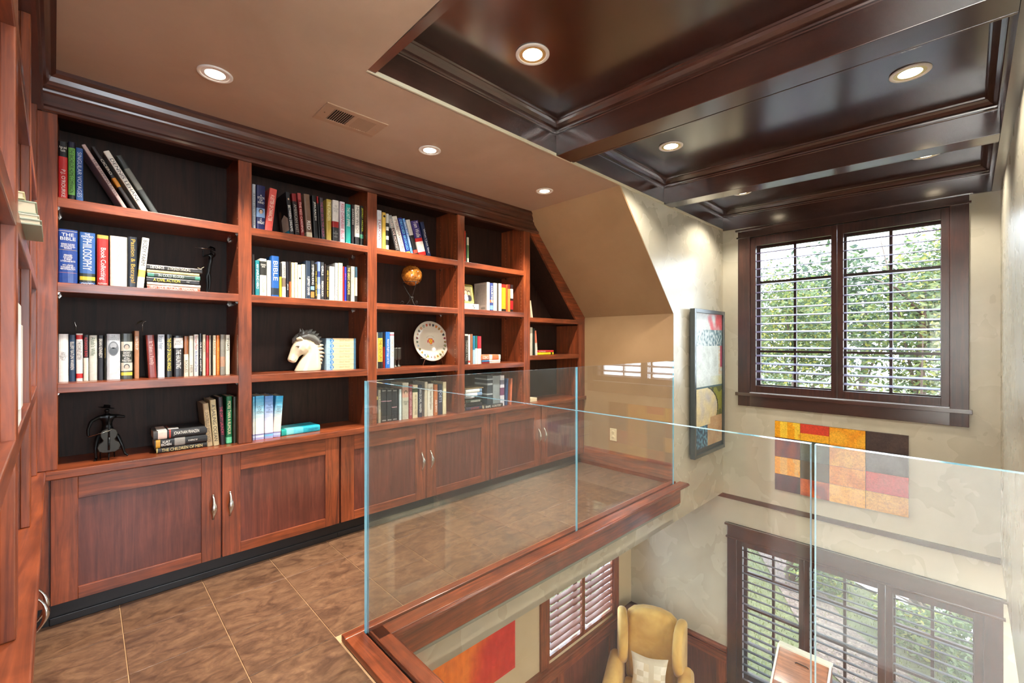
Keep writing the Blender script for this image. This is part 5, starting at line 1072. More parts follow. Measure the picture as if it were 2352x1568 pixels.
# body: pelvis, chest, neck, head; arms; legs
V = P_([(0, .03, .12), (0, .03, .155), (0, .025, .190), (0, .02, .212), (-.002, .015, .235), (-.03, .015, .198), (-.058, .0, .180), (-.068, -.02, .145), (-.066, -.03, .118),
        (.03, .012, .198), (.062, -.005, .192), (.030, -.02, .200), (-.035, .0, .108), (-.042, -.02, .055), (-.040, -.02, .010), (-.044, -.038, .004), (.035, .0, .105), (.052, -.01, .055), (.062, -.01, .014), (.074, -.024, .004)])
E_ = [(0, 1), (1, 2), (2, 3), (3, 4), (2, 5), (5, 6), (6, 7), (7, 8), (2, 9), (9, 10), (10, 11), (0, 12), (12, 13), (13, 14), (14, 15), (0, 16), (16, 17), (17, 18), (18, 19)]
skin_figure('body', bronze, cel, V, E_, [.018, .017, .02, .006, .013, .009, .0075, .006, .006, .009, .007, .005, .010, .007, .0055, .005, .010, .007, .0055, .005], 2, (ox, oy, oz))
MB().lathe([(0, .014), (.012, .014), (.013, .003), (.030, .001), (.030, 0), (0, 0)], (ox-.003, oy+.012, oz+.240), 20, M=Matrix.Rotation(R(12), 4, 'Y')).build('hat', bronze, cel, smooth=True)
outl = [(0, .036), (.022, .036), (.036, .046), (.041, .062), (.036, .078), (.024, .088), (.021, .096), (.028, .108), (.031, .122), (.026, .138), (.012, .146), (0, .148)]
outl = outl+[(-x, z) for x, z in outl[::-1][1:-1]]
MB().prism([(ox+.004+x, oz+z) for x, z in outl], oy-.052, oy-.034, 'y').build('cello', plain('hammered_iron', (56, 54, 50), .42, .8), cel, bevel=.003)
MB().tube(P_([(.004, -.055, .10), (.004, -.053, .15), (.004, -.048, .205)]), [.004, .0035, .003], 8).tube(P_([(.004, -.056, .048), (.004, -.057, .108)]), .0042, 8).tube(P_([(.004, -.045, .036), (.003, -.052, .001)]), [.003, .002], 8).build('fingerboard', bronze, cel, smooth=True)
MB().tube(P_([(-.066, -.045, .118), (.012, -.062, .142)]), .0012, 6).build('bow', nickel, cel)
MB().lathe([(0, .0), (.036, .0), (.036, -.006), (0, -.006)], (ox, oy+.02, oz+.104), 24).build('stool_seat', bronze, cel)
for x, y in ((-.022, .002), (.022, .002), (-.022, .04), (.022, .04)): MB().tube(P_([(x, y, .1), (x*1.15, y, .0005)]), .0022, 8).build('stool_leg', bronze, cel)
# flute player
ox, oy, oz = 0.486, 2.885, SHZ[1]
flu = WORLD.thing('flute_statuette', 'slender black statuette of a standing flute player on the second shelf', 'statuette', (ox, oy, oz))
V = P_([(-.006, 0, .135), (0, 0, .165), (.004, 0, .190), (.006, 0, .215), (.007, 0, .226), (.006, -.004, .244), (-.012, -.006, .212), (-.034, -.012, .200), (-.034, -.018, .236), (.020, -.002, .208), (.022, -.020, .222), (.002, -.026, .238),
        (-.014, 0, .100), (-.012, 0, .062), (-.013, 0, .012), (-.014, -.012, .004), (-.002, 0, .100), (0, 0, .058), (-.006, 0, .012), (-.006, -.012, .004)])
E_ = [(0, 1), (1, 2), (2, 3), (3, 4), (4, 5), (3, 6), (6, 7), (7, 8), (3, 9), (9, 10), (10, 11), (0, 12), (12, 13), (13, 14), (14, 15), (0, 16), (16, 17), (17, 18), (18, 19)]
skin_figure('body', bronze, flu, V, E_, [.014, .010, .012, .010, .004, .0095, .0045, .0035, .003, .005, .004, .003, .0095, .006, .0038, .0035, .0095, .006, .0038, .0035], 2, (ox, oy, oz))
MB().tube(P_([(-.070, -.024, .244), (.004, -.020, .243)]), .0016, 8).build('flute', nickel, flu)
MB().lathe([(0, .012), (.013, .010), (.015, .0), (.02, -.001), (.0, -.002)], (ox+.010, oy+.003, oz+.250), 16, M=Matrix.Rotation(R(20), 4, 'Y')).build('cap', bronze, flu, smooth=True)
MB().box(ox-.026, oy-.02, oz+.0003, ox+.012, oy+.014, oz+.0035).build('plinth', bronze, flu)
# stone sphere on a wrought iron stand
ox, oy, oz = 1.737, 2.872, SHZ[1]
gl = WORLD.thing('sphere_stand', 'scrolled wrought iron stand on the second shelf of the third bay', 'stand', (ox, oy, oz))
m, nt, b = newmat('tiger_stone'); n_ = mapped_noise(nt, (24, 24, 24), 1.0, 6, .7, 1.5)
r_ = ramp(nt, n_.outputs[0], [(.3, lin((50, 28, 10))), (.5, lin((142, 84, 28))), (.72, lin((205, 140, 60)))]); nt.links.new(r_.outputs[0], b.inputs['Base Color']); b.inputs['Roughness'].default_value = .08; b.inputs['Coat Weight'].default_value = .8
sp_ = MB()
nn = 20; prof_ = [(math.sin(PI*k/nn)*.078, -math.cos(PI*k/nn)*.078) for k in range(nn+1)]
so = sp_.lathe(prof_, (ox, oy, oz+.232), 32).build('stone_ball', m, None, origin=(ox, oy, oz+.154), smooth=True); so.location = (ox, oy, oz+.154); so['_o'] = [ox, oy, oz+.154]
tag(so, 'polished brown stone ball resting on the iron scroll stand', 'ball')
ring_ = MB(); rr = .058; cz_ = oz+.180
ring_.tube([(ox+math.cos(2*PI*k/24)*rr, oy+math.sin(2*PI*k/24)*rr, cz_) for k in range(25)], .0028, 8).build('ring', iron, gl, smooth=True)
for k in range(3):
    a = R(30+120*k); c, s_ = math.cos(a), math.sin(a)
    pts = [(rr, .180), (rr*.92, .150), (.030, .110), (.012, .078), (.008, .060), (.018, .040), (.040, .010), (.058, .003), (.076, .012), (.080, .030), (.069, .040), (.057, .034), (.058, .022), (.067, .020)]
    MB().tube([(ox+c*r, oy+s_*r, oz+z_) for r, z_ in pts], [.003]*9+[.0028, .0026, .0024, .002, .0016], 8).build('leg', iron, gl, smooth=True)
MB().lathe([(.010, .056), (.015, .060), (.015, .072), (.010, .076)], (ox, oy, oz), 16).build('collar', iron, gl, smooth=True)
# heraldic plate on its easel
ox, oy, oz = 1.935, 2.925, SHZ[2]+.185
stand = WORLD.thing('plate_easel', 'thin metal easel holding the heraldic plate, third shelf', 'easel', (ox, oy, SHZ[2]))
pt = WORLD.thing('plate', 'large round white plate with a ring of coloured shields on an easel', 'plate', (ox, oy, oz-.165))
RM = Matrix.Rotation(R(90-10), 4, 'X')
china = plain('white_china', (206, 198, 180), .14, coat=.6)
MB().lathe([(0, .006), (.085, .006), (.094, .012), (.155, .020), (.158, .019), (.158, .014), (.096, .004), (.085, 0), (0, 0)], (ox, oy, oz), 56, M=RM).build('dish', china, pt, smooth=True)
def onplate(r, a, lift=.0): # point on the plate's face
    zz = .0066+lift if r < .086 else .012+(r-.094)*(.008/.061)+.0008+lift
    p = RM @ Vector((math.cos(a)*r, math.sin(a)*r, zz)); return (p.x+ox, p.y+oy, p.z+oz)
cols = [(70, 74, 84), (60, 64, 76), (200, 96, 36), (70, 66, 50), (206, 130, 50), (40, 44, 50), (170, 60, 70), (50, 56, 46), (34, 36, 60), (120, 118, 108), (216, 150, 70), (120, 120, 60), (226, 150, 40), (150, 120, 120), (200, 160, 160), (190, 200, 90), (120, 160, 180), (216, 150, 40), (70, 60, 50), (180, 180, 176), (120, 130, 100), (60, 62, 52), (150, 150, 150), (44, 50, 46), (190, 120, 40), (110, 140, 120), (176, 30, 50)]
n = len(cols)
for k, c in enumerate(cols):
    a = PI/2-2*PI*k/n; sm = MB()
    ctr = .128; sh_ = [(-.0085, .010), (.0085, .010), (.0085, -.001), (.005, -.008), (0, -.012), (-.005, -.008), (-.0085, -.001)]
    pts = []
    for (u, v) in sh_:
        r = ctr+v; pts.append(onplate(r, a-u/ctr, .0004))
    sm.add(pts, [tuple(range(7))], lin(c))
    sm.add([onplate(ctr+v*.5, a-u*.5/ctr, .0008) for (u, v) in sh_], [tuple(range(7))], lin(cols[(k*5+2) % n]))
    sm.build('shield', cover, pt)
em = MB()
def ep(u, v, l): 
    r = math.hypot(u, v); a = math.atan2(v, u); return onplate(r, a, l)
S1 = [(-.017, .020), (.017, .020), (.018, -.002), (.011, -.016), (0, -.024), (-.011, -.016), (-.018, -.002)]
em.add([ep(u*1.1, v*1.1, .0003) for u, v in S1], [tuple(range(7))], lin((190, 46, 30))); em.add([ep(u*.82, v*.82, .0006) for u, v in S1], [tuple(range(7))], lin((226, 176, 50)))
for (u, v) in ((0, .004), (-.006, -.006), (.006, -.006)): em.add([ep(u-.003, v-.004, .0009), ep(u+.003, v-.004, .0009), ep(u, v+.006, .0009)], [(0, 1, 2)], lin((30, 24, 24)))
for s_ in (-1, 1): em.add([ep(s_*.022, .012, .0004), ep(s_*.029, .008, .0004), ep(s_*.031, -.004, .0004), ep(s_*.026, -.016, .0004), ep(s_*.022, -.008, .0004)], [(0, 1, 2, 3, 4)], lin((176, 30, 30)))
em.build('crest', cover, pt)
wm = MB()
for word, rad_, mid_, sg in (('GREAT MIGHT', .040, PI/2, 1), ('STRONG', .036, -PI/2, -1)):
    for k, ch in enumerate(word):
        if ch == ' ': continue
        a = mid_-sg*(k-(len(word)-1)/2)*.17; vs, fs, a0, a1, b0, b1 = text_geo(ch)
        sc_ = .006/max(b1-b0, .01); wm.add([ep(math.cos(a)*(rad_+sg*(y_-b0)*sc_)+sg*math.sin(a)*(x_-(a0+a1)/2)*sc_, math.sin(a)*(rad_+sg*(y_-b0)*sc_)-sg*math.cos(a)*(x_-(a0+a1)/2)*sc_, .0004) for x_, y_ in vs], fs)
wm.build('motto', ink((90, 90, 80)), pt)
for s_ in (-1, 1):
    x = ox+s_*.075
    MB().tube([(x+s_*.018, 2.885, SHZ[2]+.002), (x, 2.878, SHZ[2]+.055), (x-s_*.004, 2.868, SHZ[2]+.062), (x+s_*.010, 2.866, SHZ[2]+.078), (x+s_*.0, 2.868, SHZ[2]+.100), (x-s_*.014, 2.866, SHZ[2]+.082), (x-s_*.004, 2.868, SHZ[2]+.062)], .0018, 8).build('front_prong', nickel, stand)
    MB().tube([(x, 2.878, SHZ[2]+.055), (x*.9+ox*.1, 2.955, SHZ[2]+.05), (x*.9+ox*.1, 2.975, SHZ[2]+.16)], .0018, 8).build('back_prong', nickel, stand)
MB().tube([(ox-.068, 2.955, SHZ[2]+.052), (ox+.068, 2.955, SHZ[2]+.052)], .0018, 8).build('crossbar', nickel, stand)
# two pewter goblets
pew = plain('dark_pewter', (84, 82, 76), .34, .85)
for k, (x, y) in enumerate(((1.600, 2.87), (1.645, 2.90))):
    t = WORLD.thing('goblet', ('dark pewter goblet standing against the mint white book', 'dark pewter goblet standing nearer the heraldic plate')[k], 'goblet', (x, y, SHZ[2]), 'pewter goblets on the third shelf')
    MB().lathe([(0, .001), (.021, .001), (.020, .004), (.006, .010), (.004, .018), (.004, .044), (.008, .050)], (x, y, SHZ[2]), 24).build('foot', pew, t, smooth=True)
    MB().lathe([(.008, .050), (.017, .054), (.019, .060), (.019, .13), (.022, .138), (.020, .138), (.017, .13), (.016, .062), (0, .058)], (x, y, SHZ[2]), 24).build('cup', pew, t, smooth=True)
t = WORLD.thing('dried_stem', 'dark curved stem drooping over the pewter goblets', 'stem', (1.645, 2.90, -.12))
MB().tube([(1.645, 2.90, -.11), (1.642, 2.90, -.045), (1.625, 2.90, -.020), (1.600, 2.90, .004), (1.585, 2.90, .012)], [.0022, .002, .0018, .003, .0008], 8).build('stalk', bronze, t, smooth=True)
# photo frame on the white box, fourth bay
t = WORLD.thing('white_box', 'small white box marked with an S under the photo frame', 'box', (2.25, 2.86, SHZ[1]))
MB().box(2.150, 2.805, SHZ[1]+.0005, 2.328, 2.90, SHZ[1]+.049).build('carton', plain('white_carton', (226, 220, 204), .5), t, bevel=.0015)
m = MB(); put_text(m, 'S', 2.262, 2.285, SHZ[1]+.010, SHZ[1]+.040, lambda u, v: (u, 2.8045, v)); m.build('letter', ink('k'), t)
t = WORLD.thing('photo_frame', 'brass photo frame holding a picture of two people, on the white box', 'photo frame', (2.26, 2.85, SHZ[1]+.05))
def fr_pt(u, v, l=0.0):
    a = R(12); return (2.185+u, 2.842+v*math.sin(a)-l, SHZ[1]+.0502+v*math.cos(a))
FW_, FH = .128, .165
def framebar(path): 
    return MB().tube([fr_pt(*p) for p in path], .0048, 8)
rc = .016
rp_ = [(rc, 0), (FW_-rc, 0), (FW_-.004, .004), (FW_, rc), (FW_, FH-rc), (FW_-.004, FH-.004), (FW_-rc, FH), (rc, FH), (.004, FH-.004), (0, FH-rc), (0, rc), (.004, .004), (rc, 0)]
framebar(rp_).build('frame', plain('brass', (176, 160, 84), .22, .9), t, smooth=True)
ph = MB()
def pq(u0, v0, u1, v1, c, l): ph.add([fr_pt(u0, v0, l), fr_pt(u1, v0, l), fr_pt(u1, v1, l), fr_pt(u0, v1, l)], [(0, 1, 2, 3)], lin(c))
pq(.004, .004, FW_-.004, FH-.004, (150, 156, 96), 0); pq(.016, .026, FW_-.016, FH-.016, (120, 110, 70), .0006)
for (u, v, w_, h_, c, l) in ((.050, .052, .022, .030, (236, 232, 226), .001), (.082, .050, .022, .028, (40, 40, 50), .001), (.050, .096, .013, .017, (206, 160, 130), .0014), (.082, .090, .012, .016, (200, 150, 120), .0014), (.050, .108, .014, .012, (60, 40, 30), .0012), (.082, .102, .014, .012, (40, 30, 26), .0012)):
    ph.add([fr_pt(u+math.cos(2*PI*k/16)*w_, v+math.sin(2*PI*k/16)*h_, l) for k in range(16)], [tuple(range(16))], lin(c))
ph.build('photograph', cover, t)
MB().add([fr_pt(.05, .11, -.002), fr_pt(.08, .11, -.002), (2.27, 2.90, SHZ[1]+.0505), (2.23, 2.90, SHZ[1]+.0505)], [(0, 1, 2, 3)]).build('strut', bronze, t)

# ------------------------------------------------------------------ things on the left bookcase
t = FB.thing('white_binder', 'thick white binder at the front of the left bookcase, third shelf', 'binder', (-1.32, -.002, SHZ[2]))
MB().box(-1.395, .003, SHZ[2]+.0006, -1.245, .22, SHZ[2]+.268).build('board', plain('white_vinyl', (236, 234, 228), .35), t, bevel=.004)
MB().box(-1.36, -.0005, SHZ[2]+.04, -1.28, .003, SHZ[2]+.22).build('label_pocket', plain('white_label', (226, 224, 214), .3), t, bevel=.001)
grn = plain('sage_cloth', (150, 158, 140), .6)
for k, (u0, u1, v0, v1, z0, th, mt, lab) in enumerate(((-1.31, -1.08, -.030, .15, .2585, .013, grn, 'sage green folder jutting out from the left bookcase'),
                                                (-1.30, -1.10, -.026, .15, .2720, .012, plain('cream_folder', (214, 210, 190), .6), 'cream card folder on the sage green one, left bookcase'),
                                                (-1.30, -1.09, -.022, .15, .2845, .028, plain('sage_folder', (168, 178, 156), .6), 'pale sage box file on the cream folder, left bookcase'),
                                                (-1.31, -1.16, -.004, .10, .3130, .016, plain('cream_packet', (222, 212, 170), .5), 'small cream packet topping the folders, left bookcase'))):
    t = FB.thing('folder', lab, 'folder', ((u0+u1)/2, 0, z0), 'folders jutting out of the left bookcase')
    MB().box(u0, v0, z0, u1, v1, z0+.003).box(u0, v1-.003, z0+.003, u1, v1, z0+th-.003).box(u0, v0, z0+th-.003, u1, v1, z0+th).build('cover', mt, t, bevel=.001)
    MB().box(u0+.004, v0+.003, z0+.0032, u1-.004, v1-.0032, z0+th-.0032).build('papers', pages, t)
# books whose reflections show in the railing
g = 'large books on the left worktop'
for (z0, th, c, lab, bd) in ((WT+.0006, .060, (214, 214, 208), 'thick white book with a blue block lying on the left worktop', [(.2, .32, (40, 60, 130))]),
                         (WT+.0612, .048, (206, 208, 206), 'white and blue book lying on the thicker one, left worktop', [(.4, .7, (40, 70, 150))])):
    flat_book(FB, (-1.34, .03, z0), .31, .22, th-.001, c, lab, [('TEXAS', (120, 130, 150), .45, .75)] if bd[0][0] == .2 else None, group=g, bands=bd)
rnd = random.Random(5)
pal = [(200, 60, 50), (36, 60, 110), (222, 214, 196), (30, 28, 30), (60, 100, 80), (190, 150, 70), (110, 40, 36), (170, 174, 178)]
nm = ['red', 'navy', 'cream', 'black', 'green', 'ochre', 'maroon', 'grey']
k = 0
for (uz, z0, shn) in ((-.10, SHZ[0], 'top'), (-.80, SHZ[2], 'third'), (-1.54, SHZ[1], 'second'), (-1.54, SHZ[2], 'third')):
    u = uz-.02
    for q in range(7):
        w_ = rnd.uniform(.02, .036); h_ = rnd.uniform(.19, .25); ci = (k*3+q) % 8
        u -= w_
        root = D.objects.new('book', None); COL.objects.link(root); root.location = FB.M @ Vector((u, .11, z0+.0005)); root.rotation_euler = (0, 0, FB.rot)
        tag(root, '%s book, %s of the row on the %s shelf, left bookcase, %s bay' % (nm[ci], ['first', 'second', 'third', 'fourth', 'fifth', 'sixth', 'last'][q], shn, {-.10: 'corner', -.80: 'middle', -1.54: 'near'}[uz]), 'book', 'books on the left bookcase')
        make_book(root, w_-.001, .15, h_, pal[ci], {})
        if h_ and u < uz-.5: break
    k += 1
# ------------------------------------------------------------------ pictures
def painted(name, parent, w, h, nx, nz, fn, place, mat):
    """flat picture: a grid of coloured cells, fn(u, v) -> sRGB, place(u, v) -> point"""
    m = MB(); vs = [place(w*i/nx, h*j/nz) for j in range(nz+1) for i in range(nx+1)]
    fs = []; b = len(m.v); m.v += vs
    for j in range(nz):
        for i in range(nx):
            q = (j*(nx+1)+i, j*(nx+1)+i+1, (j+1)*(nx+1)+i+1, (j+1)*(nx+1)+i)
            m.face(q, lin(tuple(min(255, max(0, c)) for c in fn((i+.5)/nx, (j+.5)/nz))))
    return m.build(name, mat, parent)
paint = attr_mat('oil_paint', 0.42, 0.14, (14, 14, 14), 0.1)
brush = attr_mat('brushed_board', 0.40, 0.30, (3, 60, 60), 0.2)
def nz2(u, v, s, o=0): return noise.noise(Vector((u*s, v*s, o)))
# tall framed abstract on the gallery wall
t = WORLD.thing('framed_painting', 'tall abstract painting in a deep dark frame beside the window corner', 'painting', (4.35, Y1, -1.08))
fx0, fx1, fz0, fz1, fy = 3.985, 4.700, -1.080, 0.303, 1.757-.016
frm = plain('painting_frame_black', (52, 60, 60), 0.28, coat=.4)
MB().box(fx0, fy-.012, fz0, fx0+.035, Y1-.02, fz1).build('frame_side', frm, t, bevel=.002); MB().box(fx1-.035, fy-.012, fz0, fx1, Y1-.02, fz1).build('frame_side', frm, t, bevel=.002)
MB().box(fx0+.035, fy-.012, fz0, fx1-.035, Y1-.02, fz0+.035).build('frame_bottom', frm, t, bevel=.002); MB().box(fx0+.035, fy-.012, fz1-.035, fx1-.035, Y1-.02, fz1).build('frame_top', frm, t, bevel=.002)
MB().box(fx0+.03, Y1-.03, fz0+.03, fx1-.03, Y1-.004, fz1-.03).build('backing', bronze, t)
def abstract(u, v):
    n1 = nz2(u, v*2, 6); n2 = nz2(u, v*2, 22, 3); n3 = nz2(u*.5, v*2, 50, 7)
    white = lerp((214, 222, 216), (196, 204, 196), .5+n1)
    c = white
    if v > .88: c = lerp((206, 208, 204), (206, 84, 88), max(0, min(1, (u-.5)*2.6+n1*1.5)))
    elif v > .76: c = lerp((196, 206, 204), (70, 104, 112), max(0, min(1, (u-.25)*.9+n2*1.6)))
    elif v > .47:
        if u > .86 and n2 > -.2: c = (206, 190, 160)
        if u > .93 and .6 < v < .76: c = (176, 70, 90)
        if v < .54 and u > .55: c = lerp(c, (196, 196, 140), min(1, (u-.5)*1.5))
    elif v > .19:
        cx_, cy_ = .25, .30; r = math.hypot((u-cx_)/.58, (v-cy_)/.17)
        c = lerp((206, 196, 170), (220, 206, 160), .5+n1*2)
        if r > 1: c = (138, 140, 60) if n1 > -.1 else (84, 90, 50)
        if abs(r-1) < .03: c = (60, 60, 48)
        if v > .455: c = (70, 96, 100)
        if v < .24 and u > .55: c = (196, 160, 120)
    else:
        if u < .45: c = lerp((24, 60, 86), (90, 150, 176), max(0, min(1, .4+n2*2.2)))
        else: c = lerp((186, 150, 112), (200, 170, 130), .5+n1)
        if v < .03: c = (40, 44, 46)
    return tuple(x+n3*9 for x in c)
painted('canvas', t, fx1-fx0-.066, fz1-fz0-.066, 80, 160, abstract, lambda u, v: (fx0+.033+u, fy+.006, fz0+.033+v), paint)
# sixteen painted boards on the window wall
t = WORLD.thing('painted_board_panel', 'wall piece of sixteen painted wooden boards below the upper window', 'artwork', (XW, .82, -1.44))
yl_, yr2 = 1.302, .335; zt0, zb0 = -.765, -1.430
ys_ = [yl_, 1.090, .866, .610, yr2]; zs_ = [zb0, zb0+.157, zb0+.324, zb0+.508, zt0]
tc_ = [[(40, 36, 50), (196, 96, 44), (224, 164, 60), (212, 160, 76)], [(226, 156, 36), (84, 70, 48), (222, 150, 60), (196, 60, 66)], [(110, 44, 34), (88, 92, 80), (216, 158, 64), (70, 58, 58)], [(232, 160, 24), (206, 64, 40), (230, 146, 18), (74, 56, 50)]]
tc2 = [[(64, 42, 56), (120, 44, 30), (232, 176, 84), (204, 146, 66)], [(226, 176, 84), (70, 58, 40), (208, 128, 50), (184, 70, 76)], [(66, 34, 50), (74, 80, 72), (200, 132, 60), (88, 78, 80)], [(238, 196, 60), (232, 170, 40), (240, 176, 50), (60, 46, 44)]]
for j in range(4):
    for i in range(4):
        a, b = ys_[i], ys_[i+1]; z0, z1 = zs_[j], zs_[j+1]; g_ = .0012
        dpt = .022+.003*((i*7+j*3) % 3)
        if (i, j) == (3, 3): z1 -= .0; 
        fr = MB(); ca, cb = tc_[j][i], tc2[j][i]; nyv, nzv = 14, 9
        for q in range(nyv):
            for r_ in range(nzv):
                u = (q+.5)/nyv; v = (r_+.5)/nzv
                n_ = nz2(u+i*3, v*.4+j*5, 3.0); f_ = max(0, min(1, .5+n_*1.6))
                c = lerp(ca, cb, f_)
                if (i, j) == (1, 3): c = ca if v > .5-.04*u else cb
                if (i, j) in ((0, 3), (0, 1)): c = ca if math.sin(u*13+nz2(u, v, 2)) > 0 else cb
                y_a = a-(a-b)*q/nyv; y_b = a-(a-b)*(q+1)/nyv; za = z0+(z1-z0)*r_/nzv; zb_ = z0+(z1-z0)*(r_+1)/nzv
                y_a = min(y_a, a-g_); y_b = max(y_b, b+g_); za = max(za, z0+g_); zb_ = min(zb_, z1-g_)
                fr.add([(XW-dpt, y_a, za), (XW-dpt, y_b, za), (XW-dpt, y_b, zb_), (XW-dpt, y_a, zb_)], [(0, 1, 2, 3)], lin(c))
        e = lin(tuple(x*.5 for x in ca))
        A, B_, C_, D_ = a-g_, b+g_, z0+g_, z1-g_
        fr.add([(XW-dpt, A, C_), (XW-dpt, B_, C_), (XW-dpt, B_, D_), (XW-dpt, A, D_), (XW-.002, A, C_), (XW-.002, B_, C_), (XW-.002, B_, D_), (XW-.002, A, D_)], [(0, 4, 5, 1), (1, 5, 6, 2), (2, 6, 7, 3), (3, 7, 4, 0), (4, 7, 6, 5)], e)
        fr.build('board', brush, t)
# red and orange painting in the room below
t = WORLD.thing('red_painting', 'unframed orange to red painting with dark brush marks, room below the loft', 'painting', (2.2, LY, -2.95))
MB().box(1.70, LY-.034, -2.945, 2.787, LY-.004, -1.95).build('stretcher', plain('canvas_edge', (150, 40, 24), .6), t)
def redfn(u, v):
    n1 = nz2(u, v, 3.5); n2 = nz2(u*3, v, 9, 2)
    c = lerp((240, 122, 22), (206, 40, 30), max(0, min(1, (u-.42)*2.6+n1*.9)))
    c = lerp(c, (160, 30, 30), max(0, min(.7, (v-.55)*2+n1)) if u > .55 else 0)
    c = tuple(x+n2*16 for x in c)
    for k, (mx, mz) in enumerate(((.62, .60), (.68, .64), (.74, .66), (.80, .70))):
        if abs(u-mx) < .012+.006*(k % 2) and mz-.14 < v < mz+.04: c = (52, 40, 28)
        if abs(u-mx) < .03 and abs(v-mz-.01) < .012: c = (60, 44, 30)
    return c
painted('canvas', t, 1.087, .995, 70, 60, redfn, lambda u, v: (1.70+u, LY-.0345, -2.945+v), paint)

# pale framed picture on the far wall of the lower room: its reflection shows in the railing
t = WORLD.thing('framed_mirror', 'pale framed dark picture in the room below, its outline reflected in the glass', 'picture', (3.78, -2.5, -3.86))
pf = plain('pale_frame', (226, 212, 180), .5)
for b_ in ((3.22, -2.5, -3.86, 3.33, -2.46, -2.64), (4.26, -2.5, -3.86, 4.37, -2.46, -2.64), (3.33, -2.5, -3.86, 4.26, -2.46, -3.75), (3.33, -2.5, -2.75, 4.26, -2.46, -2.64)): MB().box(*b_).build('frame', pf, t, bevel=.004)
MB().box(3.32, -2.499, -3.76, 4.27, -2.48, -2.74).build('picture', plain('dark_picture', (70, 52, 40), .4), t)

# ------------------------------------------------------------------ wing chair and cushion in the room below
FC = Frame((4.20, 2.30, LZ), R(-66))
chair = FC.thing('wing_chair', 'mustard yellow upholstered wing chair in the corner of the room below', 'chair', (0, 0, 0))
velvet, nt, b = newmat('mustard_velvet')
n_ = mapped_noise(nt, (3, 3, 3), 1.0, 5, .6, .5, 'obj'); r_ = ramp(nt, n_.outputs[0], [(.35, lin((190, 148, 72))), (.65, lin((222, 182, 100)))])
nt.links.new(r_.outputs[0], b.inputs['Base Color']); b.inputs['Roughness'].default_value = .7; b.inputs['Sheen Weight'].default_value = .3; b.inputs['Sheen Roughness'].default_value = .4
def slab(name, outline, y0, y1, parent, mat, lean=0.0, puff=.03, bev=.03):
    """upholstered slab: outline in x-z, swept y0..y1, softened"""
    m = MB().prism(outline, y0, y1, 'y')
    o = m.build(name, mat, parent, origin=(0, 0, 0), bevel=bev, seg=4, smooth=True); o.rotation_euler = (R(lean), 0, 0)
    return o
bo = [(-.27, .36), (.27, .36), (.285, .70), (.285, .96), (.262, 1.045), (.20, 1.098), (.10, 1.128), (0, 1.136), (-.10, 1.128), (-.20, 1.098), (-.262, 1.045), (-.285, .96), (-.285, .70)]
slab('backrest', bo, .16, .30, chair, velvet, -7, bev=.05)
slab('backrest_padding', [(x*.88, .40+(z-.36)*.95) for x, z in bo], .12, .24, chair, velvet, -7, bev=.055)
for s_ in (-1, 1):
    # wing: side outline in y-z, swept across x
    wo = [(.26, .56), (.14, .56), (.02, .60), (-.035, .68), (-.055, .80), (-.045, .92), (.0, 1.02), (.07, 1.075), (.17, 1.10), (.27, 1.08)]
    m = MB(); x0, x1 = s_*.275, s_*.375
    m.prism(wo, min(x0, x1), max(x0, x1), 'x')
    Mw = Matrix.Translation((s_*.27, .25, 0)) @ Matrix.Rotation(R(-s_*12), 4, 'Z') @ Matrix.Translation((-s_*.27, -.25, 0))
    m.xform(Mw)
    w_ = m.build('wing', velvet, chair, origin=(0, 0, 0), bevel=.045, seg=5, smooth=True); w_.rotation_euler = (R(-5), 0, 0)
    # arm: rolled top
    ao = [(s_*.27, .14), (s_*.39, .14), (s_*.40, .50), (s_*.435, .56), (s_*.43, .62), (s_*.385, .655), (s_*.32, .65), (s_*.28, .60), (s_*.27, .5)]
    MB().prism(ao, -.36, .20, 'y').build('arm', velvet, chair, origin=(0, 0, 0), bevel=.03, seg=4, smooth=True)
slab('seat_cushion', [(-.265, .30), (.265, .30), (.27, .36), (.265, .41), (-.265, .41), (-.27, .36)], -.38, .17, chair, velvet, 0, bev=.035)
MB().box(-.36, -.34, .13, .36, .28, .30).build('seat_rail', velvet, chair, origin=(0, 0, 0), bevel=.02)
for x in (-.30, .30):
    for y in (-.30, .24): MB().tube([(x, y, .135), (x*1.02, y*1.04, .0)], [.026, .015], 10).build('leg', dz, chair, origin=(0, 0, 0), smooth=True)
silk = attr_mat('cream_patch_silk', .38, .06, (30, 30, 30), 0)
FCu = Frame(tuple(FC.M @ Vector((0.0, .02, .655))), R(-66))
cush = D.objects.new('cushion', None); COL.objects.link(cush); cush.location = FC.M @ Vector((0.0, -.075, .435)); cush.rotation_euler = (0, 0, R(-66)); tag(cush, 'cream silk patchwork cushion propped on the yellow wing chair', 'cushion')
m = MB(); N = 20; hs = .170
def cz(u, v, s_):
    e = (1-abs(u)**3.2)*(1-abs(v)**3.2); pinch = 1+.10*(abs(u)*abs(v))**2 - .07*(1-abs(v)**1.5)*abs(u)**4 - .07*(1-abs(u)**1.5)*abs(v)**4
    return (u*hs*pinch, s_*.062*max(e, 0)**.55, hs+v*hs*pinch)
for s_ in (-1, 1):
    b = len(m.v)
    for j in range(N+1):
        for i in range(N+1): m.v.append(cz(-1+2*i/N, -1+2*j/N, s_))
    for j in range(N):
        for i in range(N):
            pi, pj = int((i+.5)/N*6), int((j+.5)/N*6); h_ = (pi*7+pj*13+pi*pj) % 4
            c = [(222, 216, 194), (208, 198, 172), (216, 202, 170), (232, 226, 208)][h_]
            q = [b+j*(N+1)+i, b+j*(N+1)+i+1, b+(j+1)*(N+1)+i+1, b+(j+1)*(N+1)+i]
            m.face(q if s_ > 0 else q[::-1], lin(c), True)
Mc = Matrix.Rotation(R(-18), 4, 'X'); m.xform(Mc); m.build('pad', silk, cush, origin=(0, 0, 0))

